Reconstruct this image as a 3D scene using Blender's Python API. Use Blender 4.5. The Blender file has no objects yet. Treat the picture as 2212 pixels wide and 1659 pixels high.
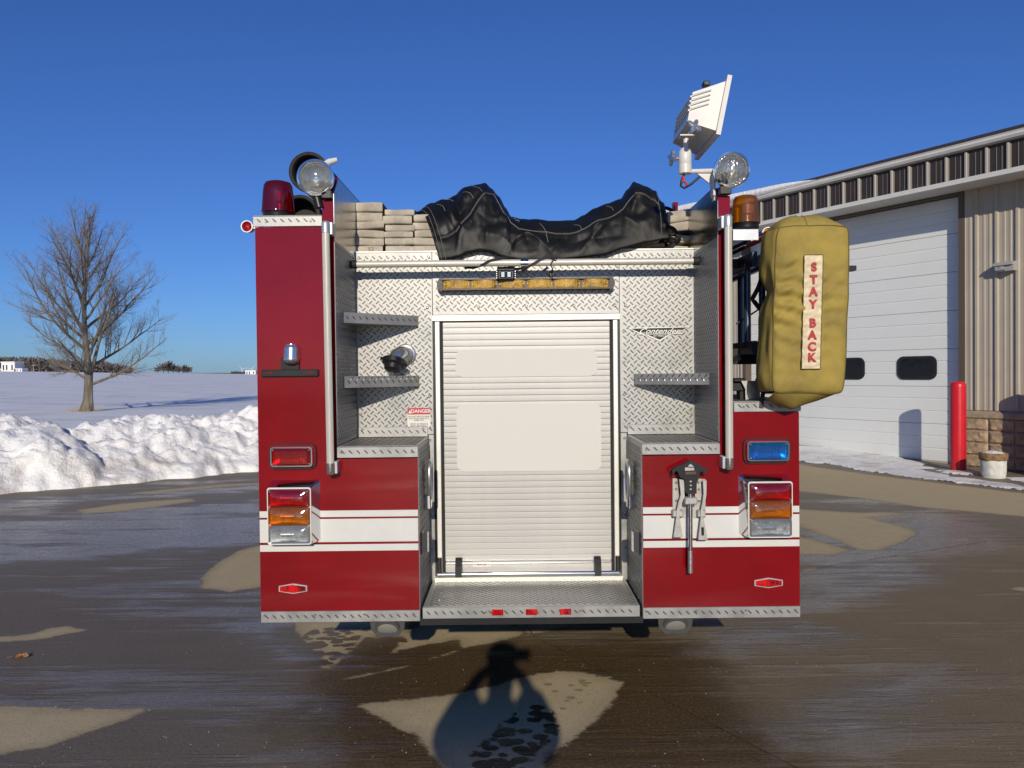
import bpy, math, random
import numpy as np
from math import sin, cos, pi, radians, atan, tan, sqrt, exp, atan2
from mathutils import Vector, Matrix, noise, Quaternion

R = random.Random(7)
sc = bpy.context.scene
col = sc.collection

# ------------------------------------------------------------------ camera, sky, sun
CY = -3.58; CZ = 1.65
FPX = 1923 / 2560 * 2212            # focal length in units of a 2212 px wide picture
PITCH = atan(28 / 1923); ROLL = radians(-0.6)
cam_d = bpy.data.cameras.new('camera'); cam = bpy.data.objects.new('camera', cam_d); col.objects.link(cam)
cam_d.sensor_width = 36; cam_d.lens = 1923 / 2560 * 36; cam_d.clip_end = 9000; cam_d.clip_start = 0.02
CROT = Matrix.Rotation(pi / 2 - PITCH, 3, 'X') @ Matrix.Rotation(ROLL, 3, 'Z')
cam.matrix_world = Matrix.Translation((0, CY, CZ)) @ CROT.to_4x4()
sc.camera = cam

SUN_EL = radians(20); SUN_AZ = radians(0.8)     # sun stands behind the photographer
w = bpy.data.worlds.new("World"); sc.world = w; w.use_nodes = True
nt = w.node_tree; bg = nt.nodes['Background']
sky = nt.nodes.new('ShaderNodeTexSky'); sky.sky_type = 'NISHITA'; sky.sun_disc = False
sky.sun_elevation = SUN_EL; sky.sun_rotation = radians(180) + SUN_AZ
sky.air_density = 1.0; sky.dust_density = 0.3; sky.ozone_density = 3.0; sky.altitude = 250
tint = nt.nodes.new('ShaderNodeMix'); tint.data_type = 'RGBA'; tint.blend_type = 'MULTIPLY'; tint.inputs[0].default_value = 1
tint.inputs[7].default_value = (.32, .525, .97, 1); nt.links.new(sky.outputs[0], tint.inputs[6]); nt.links.new(tint.outputs[2], bg.inputs[0]); bg.inputs[1].default_value = 0.10
sd = bpy.data.lights.new('sun', 'SUN'); so = bpy.data.objects.new('sun', sd); col.objects.link(so)
sd.energy = 3.7; sd.angle = radians(0.53); sd.color = (1.0, 0.90, 0.74)
LD = Vector((sin(SUN_AZ) * cos(SUN_EL), cos(SUN_AZ) * cos(SUN_EL), -sin(SUN_EL)))
so.rotation_euler = LD.to_track_quat('-Z', 'Y').to_euler(); so.location = (0, -20, 12)
sc.view_settings.view_transform = 'Standard'; sc.view_settings.look = 'None'
sc.view_settings.exposure = 0.0; sc.view_settings.gamma = 1.0
sc.render.film_transparent = False
sc.cycles.max_bounces = 8; sc.cycles.transparent_max_bounces = 12

# ------------------------------------------------------------------ where a measured sight line meets a real plane
def ray(x, y):
    return CROT @ Vector(((x - 1106) / FPX, -(y - 829.5) / FPX, -1))
def D(x, y, Y=0.0):                 # on an upright plane across the view -> (X, Z)
    d = ray(x, y); k = (Y - CY) / d.y
    return (d.x * k, CZ + d.z * k)
def D3(x, y, Y=0.0):
    a, b = D(x, y, Y); return Vector((a, Y, b))
def G(x, y, z=0.0):                 # on the ground -> (X, Y)
    d = ray(x, y); k = (z - CZ) / d.z
    return (d.x * k, CY + d.y * k)
def S(x, y, z0x, z0y, sc_):         # from an enlarged detail back to the 2212 px picture
    return ((z0x + x / sc_) * 2212 / 2560, (z0y + y / sc_) * 2212 / 2560)

# ------------------------------------------------------------------ materials
MATS = {}
def mat(name, c, rough=0.5, metal=0.0, coat=0.0, var=0.0, vscale=6.0, bump=0.0, bscale=40.0, stretch=(1, 1, 1),
        c2=None, spec=0.5, rvar=0.0, alpha=1.0, trans=0.0, emit=None, ior=1.45, coat_r=0.03):
    if name in MATS: return MATS[name]
    m = bpy.data.materials.new(name); m.use_nodes = True; MATS[name] = m
    t = m.node_tree; n = t.nodes; l = t.links; b = n['Principled BSDF']
    b.inputs['Base Color'].default_value = (*c, 1); b.inputs['Roughness'].default_value = rough
    b.inputs['Metallic'].default_value = metal; b.inputs['Coat Weight'].default_value = coat
    b.inputs['Coat Roughness'].default_value = coat_r; b.inputs['Specular IOR Level'].default_value = spec
    b.inputs['IOR'].default_value = ior; b.inputs['Transmission Weight'].default_value = trans
    tc = n.new('ShaderNodeTexCoord'); mp = n.new('ShaderNodeMapping'); l.new(tc.outputs['Object'], mp.inputs[0])
    mp.inputs['Scale'].default_value = stretch
    if var > 0 or c2 or rvar > 0:
        nz = n.new('ShaderNodeTexNoise'); nz.inputs['Scale'].default_value = vscale; nz.inputs['Detail'].default_value = 6
        nz.inputs['Roughness'].default_value = 0.65
        l.new(mp.outputs[0], nz.inputs['Vector'])
        if var > 0 or c2:
            rp = n.new('ShaderNodeValToRGB'); e = rp.color_ramp.elements
            a = c2 if c2 else tuple(max(0, x * (1 - var)) for x in c)
            e[0].position = 0.36; e[1].position = 0.64; e[0].color = (*a, 1)
            e[1].color = (*(c if c2 else tuple(min(1, x * (1 + var)) for x in c)), 1)
            l.new(nz.outputs[0], rp.inputs[0]); l.new(rp.outputs[0], b.inputs['Base Color'])
        if rvar > 0:
            mr = n.new('ShaderNodeMapRange'); mr.inputs[1].default_value = .3; mr.inputs[2].default_value = .7
            mr.inputs[3].default_value = max(0.02, rough - rvar); mr.inputs[4].default_value = min(1, rough + rvar)
            l.new(nz.outputs[0], mr.inputs[0]); l.new(mr.outputs[0], b.inputs['Roughness'])
    if bump > 0:
        n2 = n.new('ShaderNodeTexNoise'); n2.inputs['Scale'].default_value = bscale; n2.inputs['Detail'].default_value = 5
        l.new(mp.outputs[0], n2.inputs['Vector'])
        bp = n.new('ShaderNodeBump'); bp.inputs['Strength'].default_value = 1.0; bp.inputs['Distance'].default_value = bump
        l.new(n2.outputs[0], bp.inputs['Height']); l.new(bp.outputs[0], b.inputs['Normal'])
    if emit:
        b.inputs['Emission Color'].default_value = (*emit[0], 1); b.inputs['Emission Strength'].default_value = emit[1]
    return m

M_red = mat('red_paint', (0.19, 0.0016, 0.005), 0.6, coat=.75, spec=.04, var=0.12, vscale=2.2, bump=0.0006, bscale=5, coat_r=0.05)
M_white = mat('white_stripe_vinyl', (0.60, 0.60, 0.57), 0.45, var=0.03, vscale=8)
M_tread = mat('tread_aluminium', (0.345, 0.345, 0.335), 0.44, metal=0.5, var=0.12, vscale=7, rvar=0.10, bump=0.0004, bscale=60)
M_lozenge = mat('tread_lozenge', (0.20, 0.185, 0.16), 0.33, metal=0.7, var=0.08, vscale=20)
M_stain = mat('brushed_stainless', (0.42, 0.42, 0.42), 0.24, metal=1.0, var=0.08, vscale=4, rvar=0.08)
M_pole = mat('ribbed_aluminium', (0.58, 0.56, 0.50), 0.5, metal=0.3, var=0.06, vscale=20, stretch=(1, 1, .1))
M_chrome = mat('chrome', (0.75, 0.76, 0.78), 0.07, metal=1.0)
M_dullchrome = mat('cast_metal', (0.55, 0.54, 0.52), 0.34, metal=0.85, var=0.15, vscale=25, bump=0.0006, bscale=90)
M_black = mat('black_plastic', (0.012, 0.012, 0.013), 0.38, var=0.2, bump=0.0003, bscale=120)
M_rubber = mat('black_rubber', (0.014, 0.014, 0.015), 0.7, var=0.3, bump=0.0008, bscale=60)
M_dark = mat('dark_underside', (0.01, 0.01, 0.01), 0.8)
M_door = mat('satin_door_aluminium', (0.53, 0.52, 0.49), 0.42, metal=0.30, var=0.03, vscale=5, rvar=0.05, bump=0.0004, bscale=9)
M_frame = mat('door_frame_aluminium', (0.76, 0.74, 0.68), 0.35, metal=0.3, var=0.04)
M_blank = mat('blank_cream', (0.62, 0.605, 0.555), 0.65)
M_whitepaint = mat('white_enamel', (0.66, 0.64, 0.60), 0.35, var=0.05, vscale=14, coat=0.3)
M_hose = mat('canvas_hose', (0.46, 0.41, 0.335), 0.9, var=0.22, vscale=11, bump=0.0006, bscale=300, spec=0.2)
M_vinyl = mat('black_vinyl', (0.007, 0.0072, 0.0075), 0.50, var=0.25, vscale=3, bump=0.0035, bscale=9, rvar=.08, spec=.3)
M_thread = mat('pale_thread', (0.20, 0.19, 0.165), 0.9)
M_bag = mat('yellow_canvas', (0.375, 0.28, 0.068), 0.85, c2=(0.25, 0.19, 0.058), vscale=5, bump=0.0012, bscale=260, spec=0.15)
M_bagdirt = M_bag
M_strip = mat('cream_reflective_strip', (0.62, 0.52, 0.34), 0.5, var=0.12, vscale=25, bump=0.003, bscale=28)
M_letter = mat('red_lettering', (0.42, 0.03, 0.035), 0.6, var=0.15, vscale=60)
M_ladder = mat('ladder_blue_grey', (0.10, 0.13, 0.18), 0.35, metal=0.7, var=0.15, vscale=12)
M_bolt = mat('bolt_steel', (0.33, 0.30, 0.27), 0.4, metal=0.8)
M_danger = mat('danger_red', (0.45, 0.02, 0.04), 0.5)
M_sign = mat('sign_white', (0.68, 0.66, 0.60), 0.5)
M_ink = mat('black_ink', (0.02, 0.02, 0.02), 0.6)
M_tire = mat('tire_rubber', (0.018, 0.018, 0.018), 0.85, bump=.002, bscale=30)
M_glassdark = mat('dark_glass', (0.01, 0.012, 0.015), 0.05, spec=0.8)
M_galv = mat('galvanised_steel', (0.5, 0.53, 0.55), 0.4, metal=0.6, var=0.12, vscale=18)
M_wire = mat('red_wire', (0.5, 0.04, 0.01), 0.5)
M_brownpipe = mat('weathered_brown', (0.10, 0.07, 0.045), 0.7, var=0.3, vscale=20)

def lens_mat(name, c, c_dark, scale=(160, 160, 30), trans=0.0, big_s=22, lo=.48, hi=.82):  # light and dark noise in the colour imitates reflector glints
    m = mat(name, c, 0.30, coat=.8, spec=0.15)
    t = m.node_tree; n = t.nodes; l = t.links; b = n['Principled BSDF']
    tc = n.new('ShaderNodeTexCoord'); mp = n.new('ShaderNodeMapping'); mp.inputs['Scale'].default_value = scale
    l.new(tc.outputs['Object'], mp.inputs[0])
    v = n.new('ShaderNodeTexVoronoi'); v.inputs['Scale'].default_value = 1.0; l.new(mp.outputs[0], v.inputs['Vector'])
    big = n.new('ShaderNodeTexNoise'); big.inputs['Scale'].default_value = big_s; big.inputs['Detail'].default_value = 3
    l.new(tc.outputs['Object'], big.inputs['Vector'])
    ad = n.new('ShaderNodeMath'); ad.operation = 'MULTIPLY_ADD'; l.new(v.outputs['Distance'], ad.inputs[0]); ad.inputs[1].default_value = 0.35
    l.new(big.outputs[0], ad.inputs[2])
    rp = n.new('ShaderNodeValToRGB'); e = rp.color_ramp.elements; e[0].position = lo; e[1].position = hi
    e[0].color = (*c_dark, 1); e[1].color = (*c, 1)
    l.new(ad.outputs[0], rp.inputs[0]); l.new(rp.outputs[0], b.inputs['Base Color'])
    bp = n.new('ShaderNodeBump'); bp.inputs['Distance'].default_value = 0.0006; bp.inputs['Strength'].default_value = .5
    l.new(v.outputs['Distance'], bp.inputs['Height']); l.new(bp.outputs[0], b.inputs['Normal'])
    return m
L_red = lens_mat('red_lens', (0.62, 0.006, 0.008), (0.09, 0.001, 0.003))
L_amber = lens_mat('amber_lens', (0.75, 0.24, 0.008), (0.10, 0.03, 0.002))
L_clear = lens_mat('clear_lens', (0.52, 0.53, 0.53), (0.22, 0.23, 0.25))
T_red = lens_mat('brake_lens', (0.55, 0.004, 0.006), (0.05, 0.0008, 0.002), (60, 60, 45), big_s=26, lo=.50, hi=.78)
T_amber = lens_mat('turn_lens', (0.72, 0.24, 0.006), (0.03, 0.012, 0.001), (60, 60, 45), big_s=20, lo=.54, hi=.74)
T_clear = lens_mat('reverse_lens', (0.58, 0.60, 0.61), (0.24, 0.25, 0.26), (60, 60, 45), big_s=26, lo=.45, hi=.75)
L_blue = lens_mat('blue_lens', (0.01, 0.25, 0.85), (0.001, 0.02, 0.20))
L_led = lens_mat('amber_led_lens', (0.55, 0.33, 0.04), (0.13, 0.07, 0.008), (130, 130, 130))
L_seal = lens_mat('sealed_beam_glass', (0.50, 0.51, 0.49), (0.05, 0.05, 0.05), (70, 70, 200))
def tinted(name, c, rough=.04, bump=0.0, bscale=(60, 60, 60), gl=.09):      # thin coloured plastic or glass: light passes, surface shines
    m = bpy.data.materials.new(name); m.use_nodes = True; MATS[name] = m; t = m.node_tree; n = t.nodes; l = t.links; n.clear()
    o = n.new('ShaderNodeOutputMaterial'); mx = n.new('ShaderNodeMixShader'); tr = n.new('ShaderNodeBsdfTransparent'); g = n.new('ShaderNodeBsdfGlossy'); lw = n.new('ShaderNodeLayerWeight')
    tr.inputs[0].default_value = (*c, 1); g.inputs['Roughness'].default_value = rough; lw.inputs[0].default_value = .25
    mr = n.new('ShaderNodeMapRange'); mr.inputs[3].default_value = gl; mr.inputs[4].default_value = .75; l.new(lw.outputs['Fresnel'], mr.inputs[0])
    df = n.new('ShaderNodeBsdfDiffuse'); df.inputs[0].default_value = (*[x * .5 for x in c], 1); m2 = n.new('ShaderNodeMixShader'); m2.inputs[0].default_value = .16
    l.new(tr.outputs[0], m2.inputs[1]); l.new(df.outputs[0], m2.inputs[2])
    l.new(mr.outputs[0], mx.inputs[0]); l.new(m2.outputs[0], mx.inputs[1]); l.new(g.outputs[0], mx.inputs[2]); l.new(mx.outputs[0], o.inputs[0])
    if bump:
        tc = n.new('ShaderNodeTexCoord'); mp = n.new('ShaderNodeMapping'); mp.inputs['Scale'].default_value = bscale; w = n.new('ShaderNodeTexVoronoi'); w.inputs['Scale'].default_value = 1
        bp = n.new('ShaderNodeBump'); bp.inputs['Distance'].default_value = bump; l.new(tc.outputs['Object'], mp.inputs[0]); l.new(mp.outputs[0], w.inputs['Vector']); l.new(w.outputs['Distance'], bp.inputs['Height']); l.new(bp.outputs[0], g.inputs['Normal'])
    return m
G_red = tinted('clear_red_plastic', (.80, .02, .025)); G_amber = tinted('clear_amber_plastic', (.95, .42, .03)); G_clear = tinted('clear_plastic', (.86, .88, .88)); G_blue = tinted('clear_blue_plastic', (.05, .48, .97))
G_glass = tinted('lamp_glass', (.93, .95, .94), gl=.12); G_ribbed = tinted('ribbed_lamp_glass', (.90, .92, .91), rough=.1, bump=.002, bscale=(90, 90, 45), gl=.2)
M_reflector = mat('lamp_reflector', (.66, .66, .64), .24, metal=.7, c2=(.30, .30, .30), vscale=45)
M_bulb = mat('bulb_glass', (.55, .53, .48), .15, metal=.3)
def dome_mat(name, c):
    m = mat(name, c, 0.15, coat=1.0, trans=0.55, ior=1.2, spec=.5); return m
L_domer = tinted('red_dome', (.66, .012, .010)); L_domea = tinted('amber_dome', (.97, .46, .03))

# ------------------------------------------------------------------ object helpers
OFF = {}
def off(p):
    return OFF.get(p.name, Vector((0, 0, 0))) if p else Vector((0, 0, 0))
def thing(name, label, cat, loc=(0, 0, 0), rotz=0.0, group=None):
    o = bpy.data.objects.new(name, None); col.objects.link(o); o.location = loc; o.rotation_euler = (0, 0, rotz)
    o.empty_display_size = .2
    o['label'] = label; o['category'] = cat
    if group: o['group'] = group
    OFF[o.name] = Vector(loc); return o
def tag(o, label=None, cat=None, group=None, kind=None):
    if label: o['label'] = label
    if cat: o['category'] = cat
    if group: o['group'] = group
    if kind: o['kind'] = kind
    return o
def link(name, me, parent=None, loc=None, rot=None, label=None, kind=None):
    o = bpy.data.objects.new(name, me); col.objects.link(o)
    if parent:
        o.parent = parent; OFF[o.name] = off(parent)
    if loc is not None: o.location = Vector(loc) - (off(parent) if parent else Vector((0, 0, 0)))
    if rot is not None: o.rotation_euler = rot
    if label: o['label'] = label
    if kind: o['kind'] = kind
    return o

class MB:
    def __init__(s): s.v = []; s.f = []; s.m = None
    def add(s, vs, fs):
        b = len(s.v)
        if s.m is not None: vs = [s.m @ Vector(q) for q in vs]
        s.v += [tuple(q) for q in vs]; s.f += [tuple(i + b for i in q) for q in fs]; return s
    def box(s, x0, x1, y0, y1, z0, z1, ch=0.0):
        if x0 > x1: x0, x1 = x1, x0
        if y0 > y1: y0, y1 = y1, y0
        if z0 > z1: z0, z1 = z1, z0
        if ch <= 0:
            vs = [(x0, y0, z0), (x1, y0, z0), (x1, y1, z0), (x0, y1, z0), (x0, y0, z1), (x1, y0, z1), (x1, y1, z1), (x0, y1, z1)]
            return s.add(vs, [(0, 3, 2, 1), (4, 5, 6, 7), (0, 1, 5, 4), (1, 2, 6, 5), (2, 3, 7, 6), (3, 0, 4, 7)])
        c = min(ch, (x1 - x0) * .45, (y1 - y0) * .45, (z1 - z0) * .45)
        P = []; idx = {}
        for i, X in enumerate((x0, x1)):
            for j, Yy in enumerate((y0, y1)):
                for k, Z in enumerate((z0, z1)):
                    sx = c if i == 0 else -c; sy = c if j == 0 else -c; sz = c if k == 0 else -c
                    for a, q in (('x', (X, Yy + sy, Z + sz)), ('y', (X + sx, Yy, Z + sz)), ('z', (X + sx, Yy + sy, Z))):
                        idx[(i, j, k, a)] = len(P); P.append(q)
        F = []
        for i in (0, 1): F.append([idx[(i, 0, 0, 'x')], idx[(i, 1, 0, 'x')], idx[(i, 1, 1, 'x')], idx[(i, 0, 1, 'x')]])
        for j in (0, 1): F.append([idx[(0, j, 0, 'y')], idx[(1, j, 0, 'y')], idx[(1, j, 1, 'y')], idx[(0, j, 1, 'y')]])
        for k in (0, 1): F.append([idx[(0, 0, k, 'z')], idx[(1, 0, k, 'z')], idx[(1, 1, k, 'z')], idx[(0, 1, k, 'z')]])
        for j in (0, 1):
            for k in (0, 1): F.append([idx[(0, j, k, 'y')], idx[(1, j, k, 'y')], idx[(1, j, k, 'z')], idx[(0, j, k, 'z')]])
        for i in (0, 1):
            for k in (0, 1): F.append([idx[(i, 0, k, 'x')], idx[(i, 1, k, 'x')], idx[(i, 1, k, 'z')], idx[(i, 0, k, 'z')]])
        for i in (0, 1):
            for j in (0, 1): F.append([idx[(i, j, 0, 'x')], idx[(i, j, 1, 'x')], idx[(i, j, 1, 'y')], idx[(i, j, 0, 'y')]])
        for i in (0, 1):
            for j in (0, 1):
                for k in (0, 1): F.append([idx[(i, j, k, a)] for a in 'xyz'])
        return s.add(P, F)
    def prism(s, pts, y0, y1):           # outline in X,Z pushed along Y
        n = len(pts)
        vs = [(p[0], y0, p[1]) for p in pts] + [(p[0], y1, p[1]) for p in pts]
        fs = [tuple(range(n)), tuple(range(2 * n - 1, n - 1, -1))] + [(i, i + n, (i + 1) % n + n, (i + 1) % n) for i in range(n)]
        return s.add(vs, fs)
    def prismz(s, pts, z0, z1):          # outline in X,Y pushed along Z
        n = len(pts)
        vs = [(p[0], p[1], z0) for p in pts] + [(p[0], p[1], z1) for p in pts]
        fs = [tuple(range(n)), tuple(range(2 * n - 1, n - 1, -1))] + [(i, i + n, (i + 1) % n + n, (i + 1) % n) for i in range(n)]
        return s.add(vs, fs)
    def prismx(s, pts, x0, x1):          # outline in Y,Z pushed along X
        n = len(pts)
        vs = [(x0, p[0], p[1]) for p in pts] + [(x1, p[0], p[1]) for p in pts]
        fs = [tuple(range(n)), tuple(range(2 * n - 1, n - 1, -1))] + [(i, i + n, (i + 1) % n + n, (i + 1) % n) for i in range(n)]
        return s.add(vs, fs)
    def tube(s, path, r, n=10, caps=True):
        path = [Vector(p) for p in path]; k = len(path); rs = r if isinstance(r, (list, tuple)) else [r] * k
        vs = []; fs = []; prev = None
        for i, p in enumerate(path):
            d = (path[min(i + 1, k - 1)] - path[max(i - 1, 0)]).normalized()
            if prev is None:
                a = Vector((0, 0, 1)) if abs(d.z) < .9 else Vector((1, 0, 0)); u = d.cross(a).normalized()
            else:
                u = (prev - d * prev.dot(d)); u = u.normalized() if u.length > 1e-6 else d.orthogonal().normalized()
            prev = u; v = d.cross(u)
            for j in range(n):
                a = 2 * pi * j / n; vs.append(p + (u * cos(a) + v * sin(a)) * rs[i])
        for i in range(k - 1):
            for j in range(n):
                fs.append((i * n + j, i * n + (j + 1) % n, (i + 1) * n + (j + 1) % n, (i + 1) * n + j))
        if caps: fs.append(tuple(range(n - 1, -1, -1))); fs.append(tuple(range((k - 1) * n, k * n)))
        return s.add(vs, fs)
    def lathe(s, prof, o, axis=(0, 0, 1), n=24, capa=True, capb=True):   # prof: (radius, distance along axis)
        ax = Vector(axis).normalized(); o = Vector(o)
        u = ax.orthogonal().normalized(); v = ax.cross(u); vs = []; fs = []
        for (r, h) in prof:
            for j in range(n):
                a = 2 * pi * j / n; vs.append(o + ax * h + (u * cos(a) + v * sin(a)) * r)
        k = len(prof)
        for i in range(k - 1):
            for j in range(n):
                fs.append((i * n + j, i * n + (j + 1) % n, (i + 1) * n + (j + 1) % n, (i + 1) * n + j))
        if capa: fs.append(tuple(range(n - 1, -1, -1)))
        if capb: fs.append(tuple(range((k - 1) * n, k * n)))
        return s.add(vs, fs)
    def grid(s, fn, nu, nv, closeu=False):
        vs = [fn(i / nu, j / nv) for j in range(nv + 1) for i in range(nu + 1)]
        fs = [(j * (nu + 1) + i, j * (nu + 1) + i + 1, (j + 1) * (nu + 1) + i + 1, (j + 1) * (nu + 1) + i) for j in range(nv) for i in range(nu)]
        return s.add(vs, fs)
    def mesh(s, name, m, smooth=None, base=Vector((0, 0, 0))):
        me = bpy.data.meshes.new(name)
        me.from_pydata([(q[0] - base.x, q[1] - base.y, q[2] - base.z) for q in s.v], [], s.f)
        import bmesh
        if len(s.f) < 40000:
            bm = bmesh.new(); bm.from_mesh(me); bmesh.ops.recalc_face_normals(bm, faces=bm.faces); bm.to_mesh(me); bm.free()
        if m: me.materials.append(m)
        if smooth:
            me.polygons.foreach_set('use_smooth', [True] * len(me.polygons))
            if smooth < 179: me.set_sharp_from_angle(angle=radians(smooth))
        me.update(); return me
    def build(s, name, m, parent=None, smooth=None, label=None, kind=None):
        return link(name, s.mesh(name, m, smooth, off(parent) if parent else Vector((0, 0, 0))), parent, label=label, kind=kind)

def rrect(x0, x1, z0, z1, r, n=5):
    P = []
    for cx, cz, a0 in ((x1 - r, z1 - r, 0), (x0 + r, z1 - r, 90), (x0 + r, z0 + r, 180), (x1 - r, z0 + r, 270)):
        for i in range(n + 1):
            a = radians(a0 + 90 * i / n); P.append((cx + r * cos(a), cz + r * sin(a)))
    return P
def ringprism(mb, outer, inner, y0, y1):
    n = len(outer)
    vs = [(p[0], y0, p[1]) for p in outer] + [(p[0], y0, p[1]) for p in inner] + [(p[0], y1, p[1]) for p in outer] + [(p[0], y1, p[1]) for p in inner]
    fs = []
    for i in range(n):
        j = (i + 1) % n
        fs += [(i, j, n + j, n + i), (2 * n + i, 3 * n + i, 3 * n + j, 2 * n + j), (i, 2 * n + i, 2 * n + j, j), (n + i, n + j, 3 * n + j, 3 * n + i)]
    mb.add(vs, fs)
def text_obj(txt, size, name, m, parent, loc, rot=(pi / 2, 0, 0), offs=0.0, ext=0.0006, shear=0.0, align='CENTER', sx=1.0, spacing=1.0, line=1.0):
    cu = bpy.data.curves.new(name, 'FONT'); cu.body = txt; cu.size = size; cu.align_x = align; cu.align_y = 'CENTER'
    cu.extrude = ext; cu.offset = offs; cu.shear = shear; cu.space_character = spacing; cu.space_line = line; cu.resolution_u = 3
    o = bpy.data.objects.new(name + '_curve', cu)
    me = bpy.data.meshes.new_from_object(o); bpy.data.objects.remove(o); bpy.data.curves.remove(cu)
    me.materials.clear(); me.materials.append(m); me.name = name
    for v in me.vertices: v.co.x *= sx
    return link(name, me, parent, loc, rot)

# raised lozenges of tread plate: a real relief sheet on any flat piece
def lozenges(parent, o, u, v, wn, hn, inside=None, p=0.0362, m=None, name='raised_tread'):
    o = Vector(o) - off(parent); u = Vector(u).normalized(); v = Vector(v).normalized(); nrm = u.cross(v).normalized()
    V = []; F = []
    L = 0.0142; Wd = 0.0036; h = 0.0021
    def one(cu, cv, ang):
        du = u * cos(ang) + v * sin(ang); dv = -u * sin(ang) + v * cos(ang); c = o + u * cu + v * cv
        b = len(V)
        for (a, q) in ((-L, 0), (-L * .5, -Wd), (L * .5, -Wd), (L, 0), (L * .5, Wd), (-L * .5, Wd)): V.append(tuple(c + du * a + dv * q - nrm * .0002))
        for (a, q) in ((-L * .62, 0), (-L * .3, -Wd * .42), (L * .3, -Wd * .42), (L * .62, 0), (L * .3, Wd * .42), (-L * .3, Wd * .42)): V.append(tuple(c + du * a + dv * q + nrm * h))
        for i in range(6):
            j = (i + 1) % 6; F.append((b + i, b + j, b + 6 + j, b + 6 + i))
        F.append(tuple(b + 6 + i for i in range(6)))
    nu = int(wn / p) + 1; nv = int(hn / p) + 1
    for i in range(nu + 1):
        for j in range(nv + 1):
            for k in (0, 1):
                cu = (i + .5 * k + .25) * p; cv = (j + .5 * k + .25) * p
                if cu < L * .75 or cu > wn - L * .75 or cv < L * .7 or cv > hn - L * .7: continue
                if inside and not inside(cu, cv): continue
                one(cu, cv, radians(44) if k == 0 else radians(-44))
    if not V: return None
    me = bpy.data.meshes.new(name); me.from_pydata(V, [], F); me.materials.append(m or M_lozenge); me.update()
    return link(name, me, parent, kind='stuff')
def bolts(parent, pts, axis=(0, -1, 0), r=0.0055, name='bolt_heads'):
    mb = MB()
    for q in pts: mb.lathe([(r, 0), (r, .002), (r * .6, .0045)], q, axis, 7)
    return mb.build(name, M_bolt, parent, smooth=40, kind='stuff')
# ================================================================== FIRE ENGINE
XL, XR, WL, WR, YB = -1.185, 1.335, -.82, .965, .47
ZB, ZT = .495, .547
M_softchrome = mat('soft_chrome', (.66, .66, .65), .16, metal=.9)
M_badge = mat('badge_metal', (.6, .59, .56), .4, metal=.4)
T = thing('fire_engine', 'red fire engine seen from behind with tread plate rear step and white stripes', 'fire engine', (0.075, 2.0, 0))
def part(name, mb, m, smooth=None, label=None, parent=None, kind=None): return mb.build(name, m, parent or T, smooth, label, kind)

# red rear panels
part('rear_panel', MB().prism([(XL, ZT), (-.443, ZT), (-.443, 1.257), (WL, 1.257), (WL, 2.46), (-.872, 2.46), (-.872, 2.338), (XL, 2.338)], 0, .012), M_red)
part('rear_panel', MB().prism([(.603, ZT), (XR, ZT), (XR, 1.455), (1.02, 1.455), (1.02, 2.46), (WR, 2.46), (WR, 1.257), (.603, 1.257)], 0, .012), M_red)
# stripes
for xa, xb in ((XL + .001, -.445), (.605, XR - .001)):
    for z0, z1 in ((.986, 1.016), (.869, .977), (.827, .858)):
        part('white_stripe', MB().box(xa, xb, -.0012, .004, z0, z1), M_white)
# compartment bodies, walls, cab, chassis
part('side_compartment', MB().box(XL, -.875, .0125, 5.2, ZT, 2.337), M_red)
part('side_compartment', MB().box(1.022, XR, .0125, 5.2, ZT, 1.456).box(1.022, XR - .02, 3.9, 5.2, 1.456, 2.3), M_red)
part('hose_bed_wall', MB().prismx([(.0125, .55), (5.2, .55), (5.2, 2.59), (.10, 2.59), (.0125, 2.50)], -.874, WL), M_red)
part('hose_bed_wall', MB().prismx([(.0125, .55), (5.2, .55), (5.2, 2.52), (.10, 2.52), (.0125, 2.45)], WR, 1.021), M_red)
part('wall_lining', MB().prismx([(.001, 2.272), (1.6, 2.272), (1.6, 2.582), (.095, 2.582), (.001, 2.49)], WL, WL + .003), M_stain)
part('wall_lining', MB().prismx([(.001, 2.272), (1.6, 2.272), (1.6, 2.512), (.095, 2.512), (.001, 2.44)], WR - .003, WR), M_stain)
part('wall_lining', MB().box(WL, WL + .003, 1.603, 5.1, 2.272, 2.56), M_stain)
part('hose_bed_floor', MB().box(WL + .004, WR - .004, YB + .012, 5.2, 2.22, 2.27), M_galv)
mb = MB().box(-1.17, 1.32, 5.9, 8.0, .5, 2.75, .12); part('cab', mb, M_red, 40)
mb = MB().box(-1.1, 1.25, 5.205, 5.895, .5, 2.0); part('pump_panel', mb, M_stain)
for sx in (-1.172, 1.318):
    for y0 in (6.1, 7.1): part('side_window', MB().box(sx - .004, sx + .008, y0, y0 + .75, 1.75, 2.4), M_glassdark)
mb = MB().box(-.40, .56, .32, 8.0, .44, .50).box(-1.0, 1.15, 1.0, 5.0, .44, .53)
for x in (-.62, .77): mb.prism([(x - .06, .49), (x + .06, .49), (x + .06, .44), (x + .04, .42), (x - .04, .42), (x - .06, .44)], .42, .50)
part('chassis_frame', mb, M_dark)
for x in (-1.03, -.70, .85, 1.18):
    for y in (2.6,):
        wv = MB().lathe([(.28, -.13), (.46, -.13), (.50, -.09), (.50, .09), (.46, .13), (.28, .13)], (x, y, .5), (1, 0, 0), 28)
        wo = part('wheel', wv, M_tire, 40)
        part('wheel_rim', MB().lathe([(.28, -.10), (.28, .10)], (x, y, .5), (1, 0, 0), 20), M_galv, 40, parent=wo)
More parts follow.
